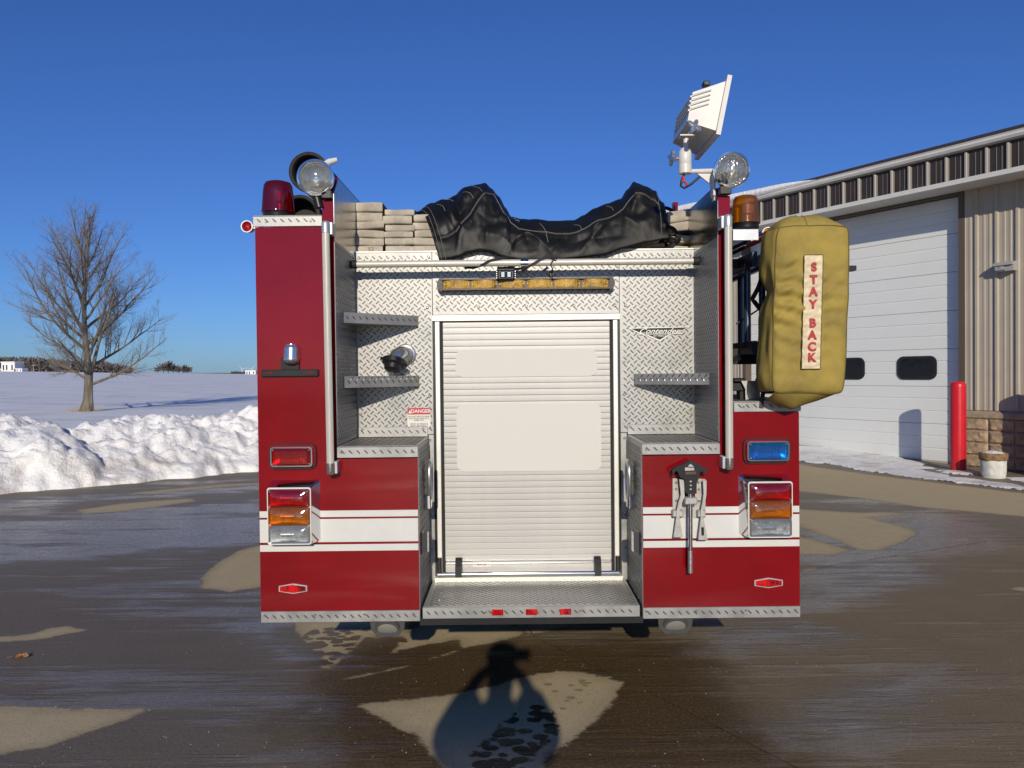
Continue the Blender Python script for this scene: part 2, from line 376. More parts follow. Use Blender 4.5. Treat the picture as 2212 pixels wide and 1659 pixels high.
for x in (-1.02, 1.17):
    wo = part('wheel', MB().lathe([(.28, -.15), (.46, -.15), (.50, -.1), (.50, .1), (.46, .15), (.28, .15)], (x, 7.0, .5), (1, 0, 0), 28), M_tire, 40)
    part('wheel_rim', MB().lathe([(.28, -.12), (.28, .12)], (x, 7.0, .5), (1, 0, 0), 20), M_galv, 40, parent=wo)

# ---- tread plate pieces
def plate(name, x0, x1, y0, y1, z0, z1, face, label=None, ins=None, b=None, rim=.002, tread=True):
    o = part(name, MB().box(x0, x1, y0, y1, z0, z1, .0015), M_tread, label=label)
    if not tread: return o
    if face == 'f': lozenges(o, (x0, y0, z0), (1, 0, 0), (0, 0, 1), x1 - x0, z1 - z0, ins)
    if face == 't': lozenges(o, (x0, y0, z1), (1, 0, 0), (0, 1, 0), x1 - x0, y1 - y0, ins)
    if face == 'r': lozenges(o, (x1, y0, z0), (0, 1, 0), (0, 0, 1), y1 - y0, z1 - z0, ins)
    if face == 'l': lozenges(o, (x0, y1, z0), (0, -1, 0), (0, 0, 1), y1 - y0, z1 - z0, ins)
    return o
plate('back_plate', WL, -.4145, YB, YB + .004, 1.33, 2.288, 'f')
plate('back_plate', .5695, WR, YB, YB + .004, 1.33, 2.288, 'f')
plate('back_plate', -.443, -.4145, YB, YB + .004, .55, 1.328, 'f')
plate('back_plate', .5695, .603, YB, YB + .004, .55, 1.328, 'f')
plate('header_plate', -.413, .568, YB - .003, YB + .004, 1.957, 2.288, 'f')
for xa, xb in ((WL + .004, -.415), (-.4135, .5685), (.570, WR - .004)):
    pass
part('top_edge', MB().box(WL + .004, WR - .004, YB - .004, YB + .05, 2.289, 2.294), M_frame)
plate('kick_plate', WL + .003, -.446, YB - .007, YB - .001, 1.319, 1.372, 'f')
plate('kick_plate', .606, WR - .003, YB - .007, YB - .001, 1.319, 1.372, 'f')
plate('alcove_side_plate', WL, WL + .004, .001, YB, 1.318, 2.272, 'r')
plate('alcove_side_plate', WR - .004, WR, .001, YB, 1.318, 2.272, 'l')
plate('step_box_side', -.443, -.4395, -.001, YB - .001, .50, 1.312, 'r')
plate('step_box_side', .5995, .603, -.001, YB - .001, .50, 1.312, 'l')
part('step_box', MB().box(WL + .005, -.444, .0125, YB - .001, .55, 1.311), M_dark)
part('step_box', MB().box(.604, WR - .005, .0125, YB - .001, .55, 1.311), M_dark)
plate('step_box_top', WL + .004, -.4405, -.004, YB - .008, 1.3125, 1.3165, 't')
plate('step_box_top', .6005, WR - .004, -.004, YB - .008, 1.3125, 1.3165, 't')
plate('step_box_fascia', WL + .002, -.441, -.006, .0, 1.262, 1.312, 'f')
plate('step_box_fascia', .6015, WR, -.006, .0, 1.262, 1.312, 'f')
plate('top_trim', -1.192, -.872, -.008, .0, 2.339, 2.386, 'f')
plate('compartment_lid', -1.19, -.872, -.006, 5.2, 2.387, 2.391, 't', tread=False)
plate('top_trim', 1.03, 1.342, -.008, .0, 1.457, 1.502, 'f')
plate('compartment_lid', 1.022, 1.342, -.006, 3.85, 1.5025, 1.507, 't', ins=lambda a, b: b < 2.2)
plate('bottom_trim', XL + .002, -.441, -.006, -.0005, ZB, ZT, 'f')
plate('bottom_trim', .601, XR, -.006, -.0005, ZB, ZT, 'f')
bolts(T, [(x, -.0062, .530) for x in (-1.165, -.93, -.70, -.47, .615, .85, 1.08, 1.31)] + [(x, -.0062, 1.287) for x in (-.80, -.47, .62, .945)]
      + [(x, -.0082, 2.362) for x in (-1.13, -.925)] + [(x, -.0082, 1.48) for x in (1.075, 1.29)])
bolts(T, [(x, YB - .004, 1.998) for x in (-.44, -.41 + .02, -.17, .08, .33, .545, .60)] + [(-.80, YB - .001, z) for z in (2.26, 2.05, 1.72, 1.44)]
      + [(x, YB - .001, z) for x in (-.435, .59) for z in (1.86, 1.70, 1.53, 1.30, 1.1, .9, .72)] + [(x, YB - .0085, 1.36) for x in (-.79, -.47, .62, .94)]
      + [(.945, YB - .001, z) for z in (2.26, 1.93, 1.65, 1.42)] + [(x, YB - .004, 2.262) for x in (-.43, -.09, .25, .60)], r=.007)
# platform rear step
st = part('rear_step', MB().box(-.428, .585, -.004, YB - .003, .545, .560, .002), M_tread)
lozenges(st, (-.42, 0, .5603), (1, 0, 0), (0, 1, 0), 1.0, .462)
bolts(st, [(-.36 + .137 * i, y, .5605) for i in range(8) for y in (.10, .22, .36)], (0, 0, 1), .005)
stf = part('step_fascia', MB().box(-.428, .585, -.010, -.0045, .507, .560, .0015), M_tread)
lozenges(stf, (-.428, -.010, .507), (1, 0, 0), (0, 0, 1), 1.013, .053)
bolts(stf, [(-.135, -.0102, .535), (.305, -.0102, .537)])
part('under_beam', MB().box(-.443, .603, .0, .3, .474, .505), M_black)
part('sill_plate', MB().box(-.413, .568, YB - .05, YB + .01, .5605, .583), M_frame)
part('bulkhead', MB().box(WL + .004, WR - .004, YB + .0365, YB + .06, .5, 2.21), M_dark)
for i in range(3):
    cx = D(1075 + 73 * i, 1321)[0]
    lo = part('marker_light', MB().box(cx - .0265, cx + .0265, -.017, -.0105, .521, .549, .002), L_red)
    part('marker_bead', MB().lathe([(.009, 0), (.008, .004), (.004, .007)], (cx, -.017, .535), (0, -1, 0), 12), L_red, 50, parent=lo)

# ---- roll up door
dx0, dx1 = -.413, .568
DR = part('roll_up_door', MB().box(dx0 + .03, dx1 - .03, YB + .028, YB + .035, .585, 1.93), M_dark)
def dpart(name, mb, m, smooth=None, label=None, kind=None): return mb.build(name, m, DR, smooth, label, kind)
dpart('door_header', MB().box(dx0 - .001, dx1 + .001, YB - .022, YB + .01, 1.924, 1.955, .002).box(dx0 - .001, dx1 + .001, YB - .026, YB - .0222, 1.943, 1.951), M_frame)
for sx, s in ((dx0, 1), (dx1, -1)):
    dpart('door_rail', MB().box(sx, sx + s * .012, YB - .006, YB + .02, .585, 1.922), M_black)
    dpart('door_rail', MB().box(sx + s * .0125, sx + s * .036, YB - .018, YB + .02, .600, 1.922, .002), M_frame)
    dpart('door_seal', MB().box(sx + s * .0365, sx + s * .052, YB - .004, YB + .02, .585, 1.922), M_rubber)
    dpart('bar_bracket', MB().box(sx + s * .014, sx + s * .034, YB - .045, YB - .019, .60, .685, .004), M_black)
ns = 39; z0 = .655; hs = (1.922 - z0) / ns
mb = MB(); prof = [(.022, 0), (.0016, .0005), (.0004, .0018), (0, .005), (0, hs - .0025), (.0010, hs - .0005), (.022, hs - .0001)]
mb.prismx([(a, b) for a, b in prof], dx0 + .0525, dx1 - .0525)
sm = mb.mesh('slat', M_door, 25)
R2 = random.Random(3)
for i in range(ns):
    o = link('slat', sm, DR, loc=(0, YB + .001, z0 + i * hs)); o.rotation_euler = (radians(R2.uniform(-.4, .4)), 0, 0)
dpart('bottom_rail', MB().box(dx0 + .0525, dx1 - .0525, YB - .006, YB + .02, .60, z0 - .003, .002), M_door)
dpart('upper_lip', MB().box(dx0 + .055, dx1 - .055, YB - .026, YB - .0065, .648, .655, .002), M_chrome)
dpart('lift_bar', MB().tube([(dx0 + .015, YB - .05, .603), (dx1 - .015, YB - .05, .603)], .0115, 14), M_chrome, 60)
for x in (D(992, 1215, YB)[0], D(1289, 1208, YB)[0]):
    dpart('bar_latch', MB().prismx([(YB - .0275, .592), (YB - .066, .592), (YB - .066, .645), (YB - .05, .672), (YB - .03, .684), (YB - .0275, .684)], x - .017, x + .017), M_black)
def blank(x0, y0, x1, y1):  # cream patch where the door lettering is blanked out
    a = D(x0, y0, YB); b = D(x1, y1, YB)
    pts = rrect(min(a[0], b[0]), max(a[0], b[0]), min(a[1], b[1]), max(a[1], b[1]), .04, 6)
    dpart('blanked_lettering', MB().prism(pts, YB - .0035, YB - .0022), M_blank)
blank(984, 756, 1290, 812); blank(986, 874, 1299, 1016)
sx, sz = D(1041, 1218, YB)
dc = dpart('door_sticker', MB().box(sx - .048, sx + .048, YB - .008, YB - .0065, sz - .014, sz + .014), M_sign)
for s_ in (-1, 1): MB().prism([(sx + s_ * .025, sz), (sx + s_ * .014, sz + .007), (sx + s_ * .014, sz - .007)], YB - .0095, YB - .0082).build('sticker_mark', M_danger, DR)
MB().box(sx - .010, sx + .010, YB - .009, YB - .0082, sz - .002, sz + .001).build('sticker_mark', M_danger, DR)

# ---- corner folding steps
def corner_step(xa, ya, xb, yb, z0, z1, lab):
    o = part('corner_step', MB().prismz([(xa, ya), (xb, yb), (xb, YB - .001), (xa, YB - .001)], z0, z1), M_tread, label=lab)
    L = sqrt((xb - xa) ** 2 + (yb - ya) ** 2)
    if xb > xa: lozenges(o, (xa, ya, z0), ((xb - xa) / L, (yb - ya) / L, 0), (0, 0, 1), L, z1 - z0)
    return o
def step_from_px(xl, yl0, yl1, YL, xr, yr0, yr1, YR):
    a, za = D(xl, yl0, YL); _, za2 = D(xl, yl1, YL); b, zb = D(xr, yr0, YR)
    return a, YL, b, YR, (za2), za
q = step_from_px(739, 674, 697, .15, 902, 680, 701, .44); corner_step(q[0], q[1], q[2], q[3], q[4], q[5], None)
q = step_from_px(743, 813, 838, .15, 904, 813, 833, .44); corner_step(q[0], q[1], q[2], q[3], q[4], q[5], None)
b, zb = D(1537, 806, .15); a, za = D(1371, 806, .44); _, zc = D(1537, 831, .15)
corner_step(a, .44, b, .15, zc, zb, None)

# ---- hose bed rail (bar across)
yb_ = YB - .12; bz = (D(1135, 567.5, yb_)[1])
bar = part('cross_rail', MB().tube([(WL + .035, yb_, bz), (WR - .035, yb_, bz)], .0175, 16), M_pole, 60)
for x, s in ((WL + .0045, 1), (WR - .0045, -1)): part('rail_end', MB().tube([(x, yb_, bz), (x + s * .032, yb_, bz)], .0215, 16), M_rubber, 60)
cx = D(1133, 567, yb_)[0]
part('rail_clamp', MB().tube([(cx - .02, yb_, bz), (cx + .02, yb_, bz)], .0195, 18).box(cx - .016, cx + .016, yb_, YB - .005, bz - .008, bz + .008), M_chrome, 60)

# ---- upright grab poles
for x, y0, y1 in ((703.5, 477, 1026), (1572.5, 463, 1015)):
    yy = -.065
    xt, zt = D(x, y0, yy); xb2, zb2 = D(x + (11 if x < 1000 else 3), y1, yy); xm = (xt + xb2) / 2
    gp = part('grab_pole', MB().tube([(xt, yy, zt - .03), (xb2, yy, zb2 + .03)], .0165, 18), M_pole, 60)
    for zz, s, xx in ((zt, -1, xt), (zb2, 1, xb2)):
        e = MB().lathe([(.019, .055), (.0195, .012), (.015, .003), (.006, 0)] if s > 0 else [(.019, .055), (.0195, .012), (.015, .003), (.006, 0)], (xx, yy, zz), (0, 0, s), 18)
        e.build('pole_cap', M_galv if s < 0 else M_softchrome, gp, 50)
        sd_ = 1 if x < 1000 else -1
        MB().box(xx + sd_ * .012, xx + sd_ * .030, -.06, -.0005, zz + s * .004, zz + s * .062, .003).build('pole_bracket', M_galv, gp)
    mbr = MB()
    for j in range(9):
        a = -pi / 2 + (j - 4) * .3
        mbr.tube([(xt + cos(a) * .0163, yy + sin(a) * .0163, zt - .05), (xb2 + cos(a) * .0163, yy + sin(a) * .0163, zb2 + .05)], .0012, 4)
    mbr.build('pole_ribs', M_pole, gp, kind='stuff')

# ---- warning lights (rounded rectangle)
def warning_light(x, y, L, lab):
    cx, cz = D(x, y); cx = round(cx, 3)
    o = part('warning_light', MB().prism(rrect(cx - .106, cx + .106, cz - .057, cz + .057, .03), -.012, -.0002), M_red, label=lab)
    mb = MB(); ringprism(mb, rrect(cx - .110, cx + .110, cz - .060, cz + .060, .033), rrect(cx - .104, cx + .104, cz - .055, cz + .055, .028), -.014, -.0003); mb.build('gasket', M_rubber, o)
    mb = MB(); ringprism(mb, rrect(cx - .097, cx + .097, cz - .046, cz + .046, .014), rrect(cx - .091, cx + .091, cz - .040, cz + .040, .010), -.034, -.012); mb.build('chrome_rim', M_chrome, o)
    lb = MB(); x0, x1, z0_, z1_ = cx - .0905, cx + .0905, cz - .0395, cz + .0395
    vs = [(x0, -.028, z0_), (x1, -.028, z0_), (x1, -.028, z1_), (x0, -.028, z1_), (x0 + .018, -.036, z0_ + .006), (x1 - .018, -.036, z0_ + .006), (x1 - .018, -.036, z1_ - .014), (x0 + .018, -.036, z1_ - .014)]
    lb.add(vs, [(4, 5, 6, 7), (0, 1, 5, 4), (1, 2, 6, 5), (2, 3, 7, 6), (3, 0, 4, 7)])
    GL = G_blue if L is L_blue else G_red
    MB().grid(lambda u, v: (x0 + (x1 - x0) * u, -.0235 + .010 * (1 - abs(2 * v - 1) ** 2) * (1 if .12 < u < .88 else .4), z0_ + (z1_ - z0_) * v), 16, 12).build('reflector_pan', M_reflector, o, 40)
    MB().tube([(cx - .03, -.020, cz), (cx + .03, -.020, cz)], .006, 10).build('bulb', M_bulb, o, 60)
    lb.build('lens', GL, o)
    mr = MB()
    for i in range(22):
        xx = x0 + .020 + i * .0068; mr.box(xx, xx + .0022, -.0375, -.0355, z0_ + .008, z1_ - .016)
    mr.build('lens_rib', GL, o, kind='stuff')
    bolts(o, [(cx + a * .083, -.034, cz + b * .032) for a in (-1, 1) for b in (-1, 1)], r=.004)
warning_light(633.5, 985.5, L_red, 'red rectangular warning light'); warning_light(1655, 973, L_blue, 'blue rectangular warning light')

# ---- tail light clusters
def tail(x0, y0, x1, y1, yy, s):
    a = D(x0, y0, yy); b = D(x1, y1, yy); X0, Z1 = a; X1, Z0 = b
    bx0, bx1 = (X0 + .006, X1 + .028) if s > 0 else (X0 - .028, X1 - .006)
    o = MB()
    f = rrect(X0 - .006, X1 + .006, Z0 - .006, Z1 + .008, .012, 3); bk = [(bx0 + (p[0] - X0) / (X1 - X0) * (bx1 - bx0), -.0004, p[1] + (.028 if p[1] > (Z0 + Z1) / 2 else .004)) for p in f]
    n = len(f); fr = [(p[0], yy, p[1]) for p in f]
    o.add(fr + bk, [tuple(range(n)), tuple(range(2 * n - 1, n - 1, -1))] + [(i, i + n, (i + 1) % n + n, (i + 1) % n) for i in range(n)])
    o = part('tail_light_cluster', o, M_chrome, 30)
    h = (Z1 - Z0) / 3
    mb = MB(); ringprism(mb, rrect(X0 - .006, X1 + .006, Z0 - .006, Z1 + .008, .012), rrect(X0 - .001, X1 + .001, Z0 - .001, Z1 + .001, .008), yy - .006, yy + .001); mb.build('cluster_rim', M_whitepaint, o)
    for i, L in enumerate((G_clear, G_amber, G_red)):
        zc = Z0 + h * (i + .5)
        fr = MB(); ringprism(fr, rrect(X0, X1, zc - h / 2 + .001, zc + h / 2 - .001, .010), rrect(X0 + .007, X1 - .007, zc - h / 2 + .007, zc + h / 2 - .007, .008), yy - .012, yy - .001)
        lo = fr.build('lens', L, o, label={0: 'clear reversing lens', 1: 'amber turn signal lens', 2: 'red brake lens'}[i])
        def fn(u, v):
            xx = X0 + .007 + (X1 - X0 - .014) * u; zz = zc - h / 2 + .007 + (h - .014) * v
            return (xx, yy - .010 - .012 * (1 - (2 * u - 1) ** 4) * (1 - (2 * v - 1) ** 2) , zz)
        MB().grid(fn, 14, 8).build('lens_bowl', {0: G_clear, 1: G_amber, 2: G_red}[i], lo, 60)
        def rf(u, v):
            return (X0 + .008 + (X1 - X0 - .016) * u, yy - .0085 + .0065 * (1 - abs(2 * v - 1) ** 3) * (.35 + .65 * sin(u * pi) ** .7), zc - h / 2 + .008 + (h - .016) * v)
        MB().grid(rf, 36, 10).tube([(X0 + (X1 - X0) * .3, yy - .007, zc), (X0 + (X1 - X0) * .62, yy - .007, zc)], [.010, .007], 10).build('reflector_pan', M_reflector, lo, 35)
        bolts(lo, [(X0 + a, yy - .012, zc + q * (h / 2 - .009)) for a in (.009, X1 - X0 - .009) for q in (-1, 1)], r=.0035)
tail(580, 1057, 671, 1173, -.05, 1); tail(1618, 1044, 1709, 1158, -.05, -1)

# ---- hexagon reflectors
for x, y in ((633.5, 1271), (1659.5, 1258.5)):
    cx, cz = D(x, y); P = [(-.066, .013), (0, .024), (.066, .013), (.066, -.013), (0, -.024), (-.066, -.013)]
    o = part('reflector', MB().prism([(cx + a, cz + b) for a, b in P], -.006, -.0003), M_galv)
    MB().prism([(cx + a * .91, cz + b * .80) for a, b in P], -.009, -.0062).build('reflector_face', L_red, o)

# ---- licence plate bracket and lamp
cx, cz = D(628, 806); 
o = part('licence_plate_bracket', MB().box(cx - .132, cx + .132, -.014, -.0003, cz - .017, cz + .017, .004).box(cx - .042, cx + .042, -.012, -.0003, cz + .0172, cz + .075), M_rubber)
MB().box(cx - .108, cx - .078, -.0156, -.0142, cz - .001, cz + .005).box(cx + .078, cx + .108, -.0156, -.0142, cz - .001, cz + .005).build('bracket_slot', M_red, o)
lx, lz = D(627, 766, -.04)
def lampf(u, v):
    a = pi * u; wd = (.040 - .006 * v) * (1 if v < .9 else .9); zz = lz - .048 + .096 * v
    k = sqrt(max(0, 1 - (2 * max(0, .28 - v) / .56) ** 2)) if v < .28 else 1
    k *= 1 if v < .9 else .92
    return (lx - cos(a) * wd * k, -.0005 - .062 * sin(a) ** .55 * k * (1 - .25 * v), zz)
mb = MB().grid(lampf, 20, 16).add([lampf(i / 20, 1) for i in range(21)] + [(lx, -.0005, lz + .048)], [tuple(range(22))])
mb.build('plate_lamp', M_softchrome, o, 60)

# ---- badge with script lettering
bx, bzz = D(1424, 718, YB)
P = [(-.160, .022), (.160, .026), (.075, -.010), (.052, -.012), (.002, -.042), (-.062, -.014), (-.08, -.014)]
def gro(P, k): 
    c = (0.0, .004); return [(c[0] + (a - c[0]) * k, c[1] + (b - c[1]) * (k + .10 if k > 1 else k)) for a, b in P]
o = part('badge', MB().prism([(bx + a, bzz + b) for a, b in gro(P, 1.035)], YB - .006, YB - .0012), M_badge)
MB().prism([(bx + a, bzz + b) for a, b in gro(P, .94)], YB - .0075, YB - .0062).build('badge_field', M_ink, o)
text_obj('Contender', .038, 'badge_lettering', M_badge, o, (bx - .006, YB - .009, bzz + .006), shear=.55, offs=.0002, ext=.0012, sx=1.25)
MB().box(bx - .118, bx + .118, YB - .010, YB - .0078, bzz - .0105, bzz - .0075).build('badge_underline', M_badge, o)
text_obj('BY PIERCE', .012, 'badge_small_lettering', M_frame, o, (bx + .002, YB - .008, bzz - .019), ext=.0004, sx=1.25)

# ---- danger sign
x0, z1_ = D(880, 881, YB); x1, z0_ = D(930.5, 924, YB); cx = (x0 + x1) / 2
o = part('danger_sign', MB().box(x0, x1, YB - .0045, YB - .0018, z0_, z1_), M_sign)
hh = z1_ - z0_
MB().box(x0 + .001, x1 - .001, YB - .006, YB - .0047, z1_ - hh * .33, z1_ - .001).build('sign_header', M_danger, o)
text_obj('DANGER', .0255, 'sign_title', M_sign, o, (cx + .010, YB - .0068, z1_ - hh * .175), offs=.0006, ext=.0004)
MB().prism([(x0 + .006, z1_ - hh * .28), (x0 + .021, z1_ - hh * .28), (x0 + .0135, z1_ - hh * .08)], YB - .0069, YB - .0062).build('warning_triangle', M_sign, o)
for i, s_ in enumerate(('DO NOT RIDE ON REAR', 'STEP WHILE VEHICLE IS', 'IN MOTION', '', 'DEATH OR SERIOUS', 'INJURY MAY RESULT')):
    if s_: text_obj(s_, .0102, 'sign_text', M_ink, o, (cx, YB - .0052, z1_ - hh * (.435 + .093 * i)), offs=.0001, ext=.0002)
bolts(o, [(x, YB - .005, z) for x in (x0 + .004, x1 - .004) for z in (z0_ + .004, z1_ - .004)], r=.0045)

# ---- capped hose outlet
fx, fz = D(876, 766, YB)
o = part('hose_outlet', MB().lathe([(.056, 0), (.056, .006), (.050, .010), (.036, .012)], (fx, YB - .001, fz), (0, -1, 0), 36), M_dullchrome, 35)
MB().tube([(fx, YB - .010, fz), (fx - .002, YB - .05, fz + .002), (fx - .016, YB - .085, fz + .002), (fx - .032, YB - .11, fz - .012), (fx - .042, YB - .12, fz - .028)], [.044, .043, .040, .037, .034], 24).build('elbow', M_softchrome, o, 60)
cd = Vector((-.12, -.35, -.9)).normalized(); c0 = Vector((fx - .042, YB - .12, fz - .024))
cp = MB().lathe([(.050, 0), (.058, .004), (.058, .028), (.050, .032), (.043, .036), (.042, .058), (.034, .064), (0.004, .066)], c0, cd, 20).build('outlet_cap', M_black, o, 40)
mb = MB()
for i in range(4):
    a = pi / 2 * i + .4; uu = cd.orthogonal().normalized(); vv = cd.cross(uu); e = uu * cos(a) + vv * sin(a)
    mb.tube([c0 + cd * .014 + e * .052, c0 + cd * .014 + e * .070], .008, 8)
mb.build('cap_lug', M_black, cp, 40)
ch = c0 + cd * .062; mb = MB()
for i in range(22):
    t = i / 21; pz = ch + Vector((.004 * sin(t * 3), 0, -.085 * t if t < .6 else -.085 * .6 + .0)) if t < .6 else ch + Vector((.010 + .012 * (t - .6) / .4, .004, -.051 + .035 * (t - .6) / .4))
    mb.lathe([(.0005, -.0018), (.0019, 0), (.0005, .0018)], pz, (0, 0, 1), 6)
mb.build('bead_chain', M_dullchrome, o, kind='stuff')
bolts(o, [(fx + .047 * cos(a), YB - .009, fz + .047 * sin(a)) for a in (radians(q) for q in (35, 140, 220, 322))], r=.006)

# ---- reversing camera
kx, kz = D(1093, 592, YB - .06)
o = part('reversing_camera', MB().box(kx - .045, kx + .045, YB - .09, YB - .03, kz - .034, kz + .020, .008).box(kx - .046, kx + .046, YB - .095, YB - .02, kz + .014, kz + .034, .004), M_black)
MB().box(kx - .032, kx + .032, YB - .0935, YB - .0902, kz - .022, kz + .008, .0008).build('camera_window', M_glassdark, o)
mb = MB()
for s in (-1, 1):
    for i in range(4):
        mb.box(kx + s * .0455, kx + s * .0500, YB - .08, YB - .035, kz - .024 + i * .011, kz - .020 + i * .011)
        mb.box(kx + s * .008, kx + s * .024, YB - .0950, YB - .0936, kz - .017 + i * .006, kz - .0145 + i * .006)
mb.build('camera_fins', M_galv, o, kind='stuff')

# ---- amber traffic light bar
ax0, az = D(946, 618, YB); ax1, _ = D(1325, 613, YB); az = (az + _) / 2 
o = part('amber_light_bar', MB().box(ax0 + .02, ax1 - .02, YB - .045, YB - .004, az - .030, az + .030, .003).box(ax0 + .02, ax1 - .02, YB - .062, YB - .0452, az + .022, az + .030).box(ax0 + .02, ax1 - .02, YB - .062, YB - .0452, az - .030, az - .022), mat('bronze_housing', (.045, .035, .028), .35, metal=.6))
for xx, s in ((ax0, 1), (ax1, -1)):
    pts = [(xx + s * .028, az - .037), (xx + s * .028, az + .037), (xx + s * .014, az + .033), (xx, az + .014), (xx, az - .014), (xx + s * .014, az - .033)]
    MB().prism(pts, YB - .058, YB - .006).build('end_cap', M_black, o)
nw = 6; ww = (ax1 - ax0 - .06) / nw
for i in range(nw):
    cx = ax0 + .03 + ww * (i + .5)
    def fn(u, v): return (cx - ww * .46 + ww * .92 * u, YB - .046 - .017 * sin(pi * u) ** .6, az - .0215 + .043 * v)
    mo = MB().grid(fn, 14, 2).box(cx - ww * .46, cx + ww * .46, YB - .048, YB - .0445, az - .0215, az + .0215).build('amber_module', L_led, o, 60)
    mb = MB()
    for a in range(12):
        for b in range(6):
            u = .12 + .76 * (a + .5) / 12; v = .12 + .76 * (b + .5) / 6; p = Vector(fn(u, v)); mb.lathe([(.0019, 0), (.0012, .0014)], p, (0, -1, 0), 5)
    mb.build('led_dots', mat('amber_led', (.85, .55, .10), .3), mo, kind='stuff')
    bolts(mo, [(cx - ww * .43, YB - .050, az), (cx + ww * .43, YB - .050, az)], r=.004)

# ---- spotlights on the rear corners
def spotlight(x, y, rpx, yy, aim, L, lab, hood=.06):
    X, Z = D(x, y, yy); r = rpx / FPX * (yy - CY); ax = Vector(aim).normalized()
    c = Vector((X, yy, Z))
    o = part('spotlight', MB().lathe([(r * .35, -.115), (r * .75, -.10), (r * .96, -.055), (r, -.02), (r * 1.02, 0), (r * 1.00, .010), (r * .90, .012), (r * .82, .004), (r * .80, -.006)], c, ax, 40, capb=False), M_chrome, 50, label=lab)
    MB().lathe([(r * .80, -.007), (r * .66, -.034), (r * .45, -.054), (r * .2, -.062), (.001, -.063)], c, ax, 40, capa=False).build('reflector_bowl', M_reflector, o, 60)
    MB().lathe([(.006, -.06), (.011, -.04), (.011, -.022), (.004, -.014)], c, ax, 12).build('bulb', M_bulb, o, 60)
    MB().lathe([(r * .81, -.003), (r * .70, .003), (r * .45, .010), (.002, .013)], c, ax, 36, capa=False).build('lens', G_glass if x < 1000 else G_ribbed, o, 60)
    return o, c, r, ax
o, c, r, ax = spotlight(681.5, 384, 39, -.03, (.10, -1, -.05), L_seal, 'clear spotlight above the left grab pole')
MB().lathe([(r * .30, -.03), (r * .30, -.022), (r * .24, -.018)], c + Vector((0, 0, -r * .08)), ax, 20).build('bulb_shield', M_softchrome, o, 50)
MB().box(-.866, -.822, -.03, .0, 2.462, 2.50, .003).box(-.855, -.83, -.02, .0, 2.50, 2.535).build('spotlight_mount', M_black, o)
MB().tube([c + Vector((.0, .02, -r)), c + Vector((.012, .02, -r - .05))], .02, 10).build('swivel', M_black, o, 40)
o, c, r, ax = spotlight(1581, 366.5, 38, -.03, (-.08, -1, -.10), L_seal, 'clear sealed beam spotlight above the right grab pole')
MB().box(.966, 1.02, -.03, .0, 2.462, 2.50, .003).tube([(.99, -.015, 2.50), (.995, -.01, 2.56)], .016, 10).build('spotlight_mount', M_black, o)

# ---- rotating beacons
def beacon(x, ytop, ybot, yb2, rpx, yy, Ld, lab):
    X, z1 = D(x, ytop, yy); _, z0b = D(x, ybot, yy); _, zz = D(x, yb2, yy); r = rpx / FPX * (yy - CY)
    o = part('beacon', MB().lathe([(r * .90, 0), (r * .92, z0b - zz), (r * .95, z0b - zz + .003)], (X, yy, zz), (0, 0, 1), 36), M_black, 40, label=lab)
    h = z1 - z0b
    MB().lathe([(r, 0), (r, .006), (r * .97, .014), (r * .90, h * .62), (r * .84, h * .86), (r * .74, h * .96), (r * .5, h), (.001, h + .001)], (X, yy, z0b), (0, 0, 1), 40).build('dome', Ld, o, 60)
    MB().lathe([(.014, 0), (.014, h * .3), (.03, h * .35), (.034, h * .65), (.01, h * .72)], (X + .008, yy, z0b + .002), (0, 0, 1), 14).build('rotating_reflector', M_reflector, o, 40)
    return o
beacon(600.5, 393, 461, 470, 35.5, .12, L_domer, 'red rotating beacon'); beacon(1610, 423.5, 484, 494, 30.5, .12, L_domea, 'amber rotating beacon')
a = D(1583, 495, .03); b = D(1639, 519, .03)
part('beacon_bracket', MB().box(a[0], b[0], .03, .036, b[1], a[1], .002).box(a[0], b[0], .0362, .24, a[1] - .006, a[1]), M_galv)

# ---- small round marker lamps at the outer top corners
for x, y, yy, rr, LL in ((533, 489, .06, 13, L_red), (1660, 504, .25, 14, L_amber)):
    X, Z = D(x, y, yy); r = rr / FPX * (yy - CY)
    o = part('corner_lamp', MB().lathe([(r * .8, -.05), (r, -.01), (r, 0), (r * .85, 0), (r * .8, -.012)], (X, yy, Z), (0, -1, 0), 24, capb=False), M_galv, 40)
    MB().lathe([(r * .8, -.012), (r * .4, -.004), (.001, -.002)], (X, yy, Z), (0, -1, 0), 20).build('lens', LL, o, 60)
    if x < 1000: MB().box(X, XL + .01, yy + .01, yy + .03, Z - .01, Z + .01).build('lamp_arm', M_galv, o)

# ---- work floodlight on arm
flo = D(1484, 300)
kk = lambda x, y: S(x, y, 1620, 160, 3.607)
def F3(x, y, Y): return D3(*kk(x, y), Y)
Yn, Yf = -.06, .33
A_, B_, C_, E_ = F3(418, 232, Yn), F3(700, 155, Yn), F3(612, 600, Yn), F3(370, 500, Yn)
dyv = Vector((0, Yf - Yn, 0))
Cl = C_ - Vector((0.0, 0, 0)); 
hs_ = MB(); vs = [A_, B_, C_, E_]; n4 = [A_, B_, C_, E_]
in_ = (E_ + A_ + B_ + C_) / 4
vs = [A_ + dyv * .08, B_, C_, E_ + dyv * .08, A_ + dyv * .92, B_ + dyv, C_ + dyv, E_ + dyv * .92]
hs_.add(vs, [(0, 1, 2, 3), (7, 6, 5, 4), (0, 4, 5, 1), (1, 5, 6, 2), (2, 6, 7, 3), (3, 7, 4, 0)])
FL = part('floodlight', hs_, M_whitepaint, label='white work floodlight on a swivel arm')
fu = (B_ - C_).normalized(); fo = Vector((fu.z, 0, -fu.x)) 
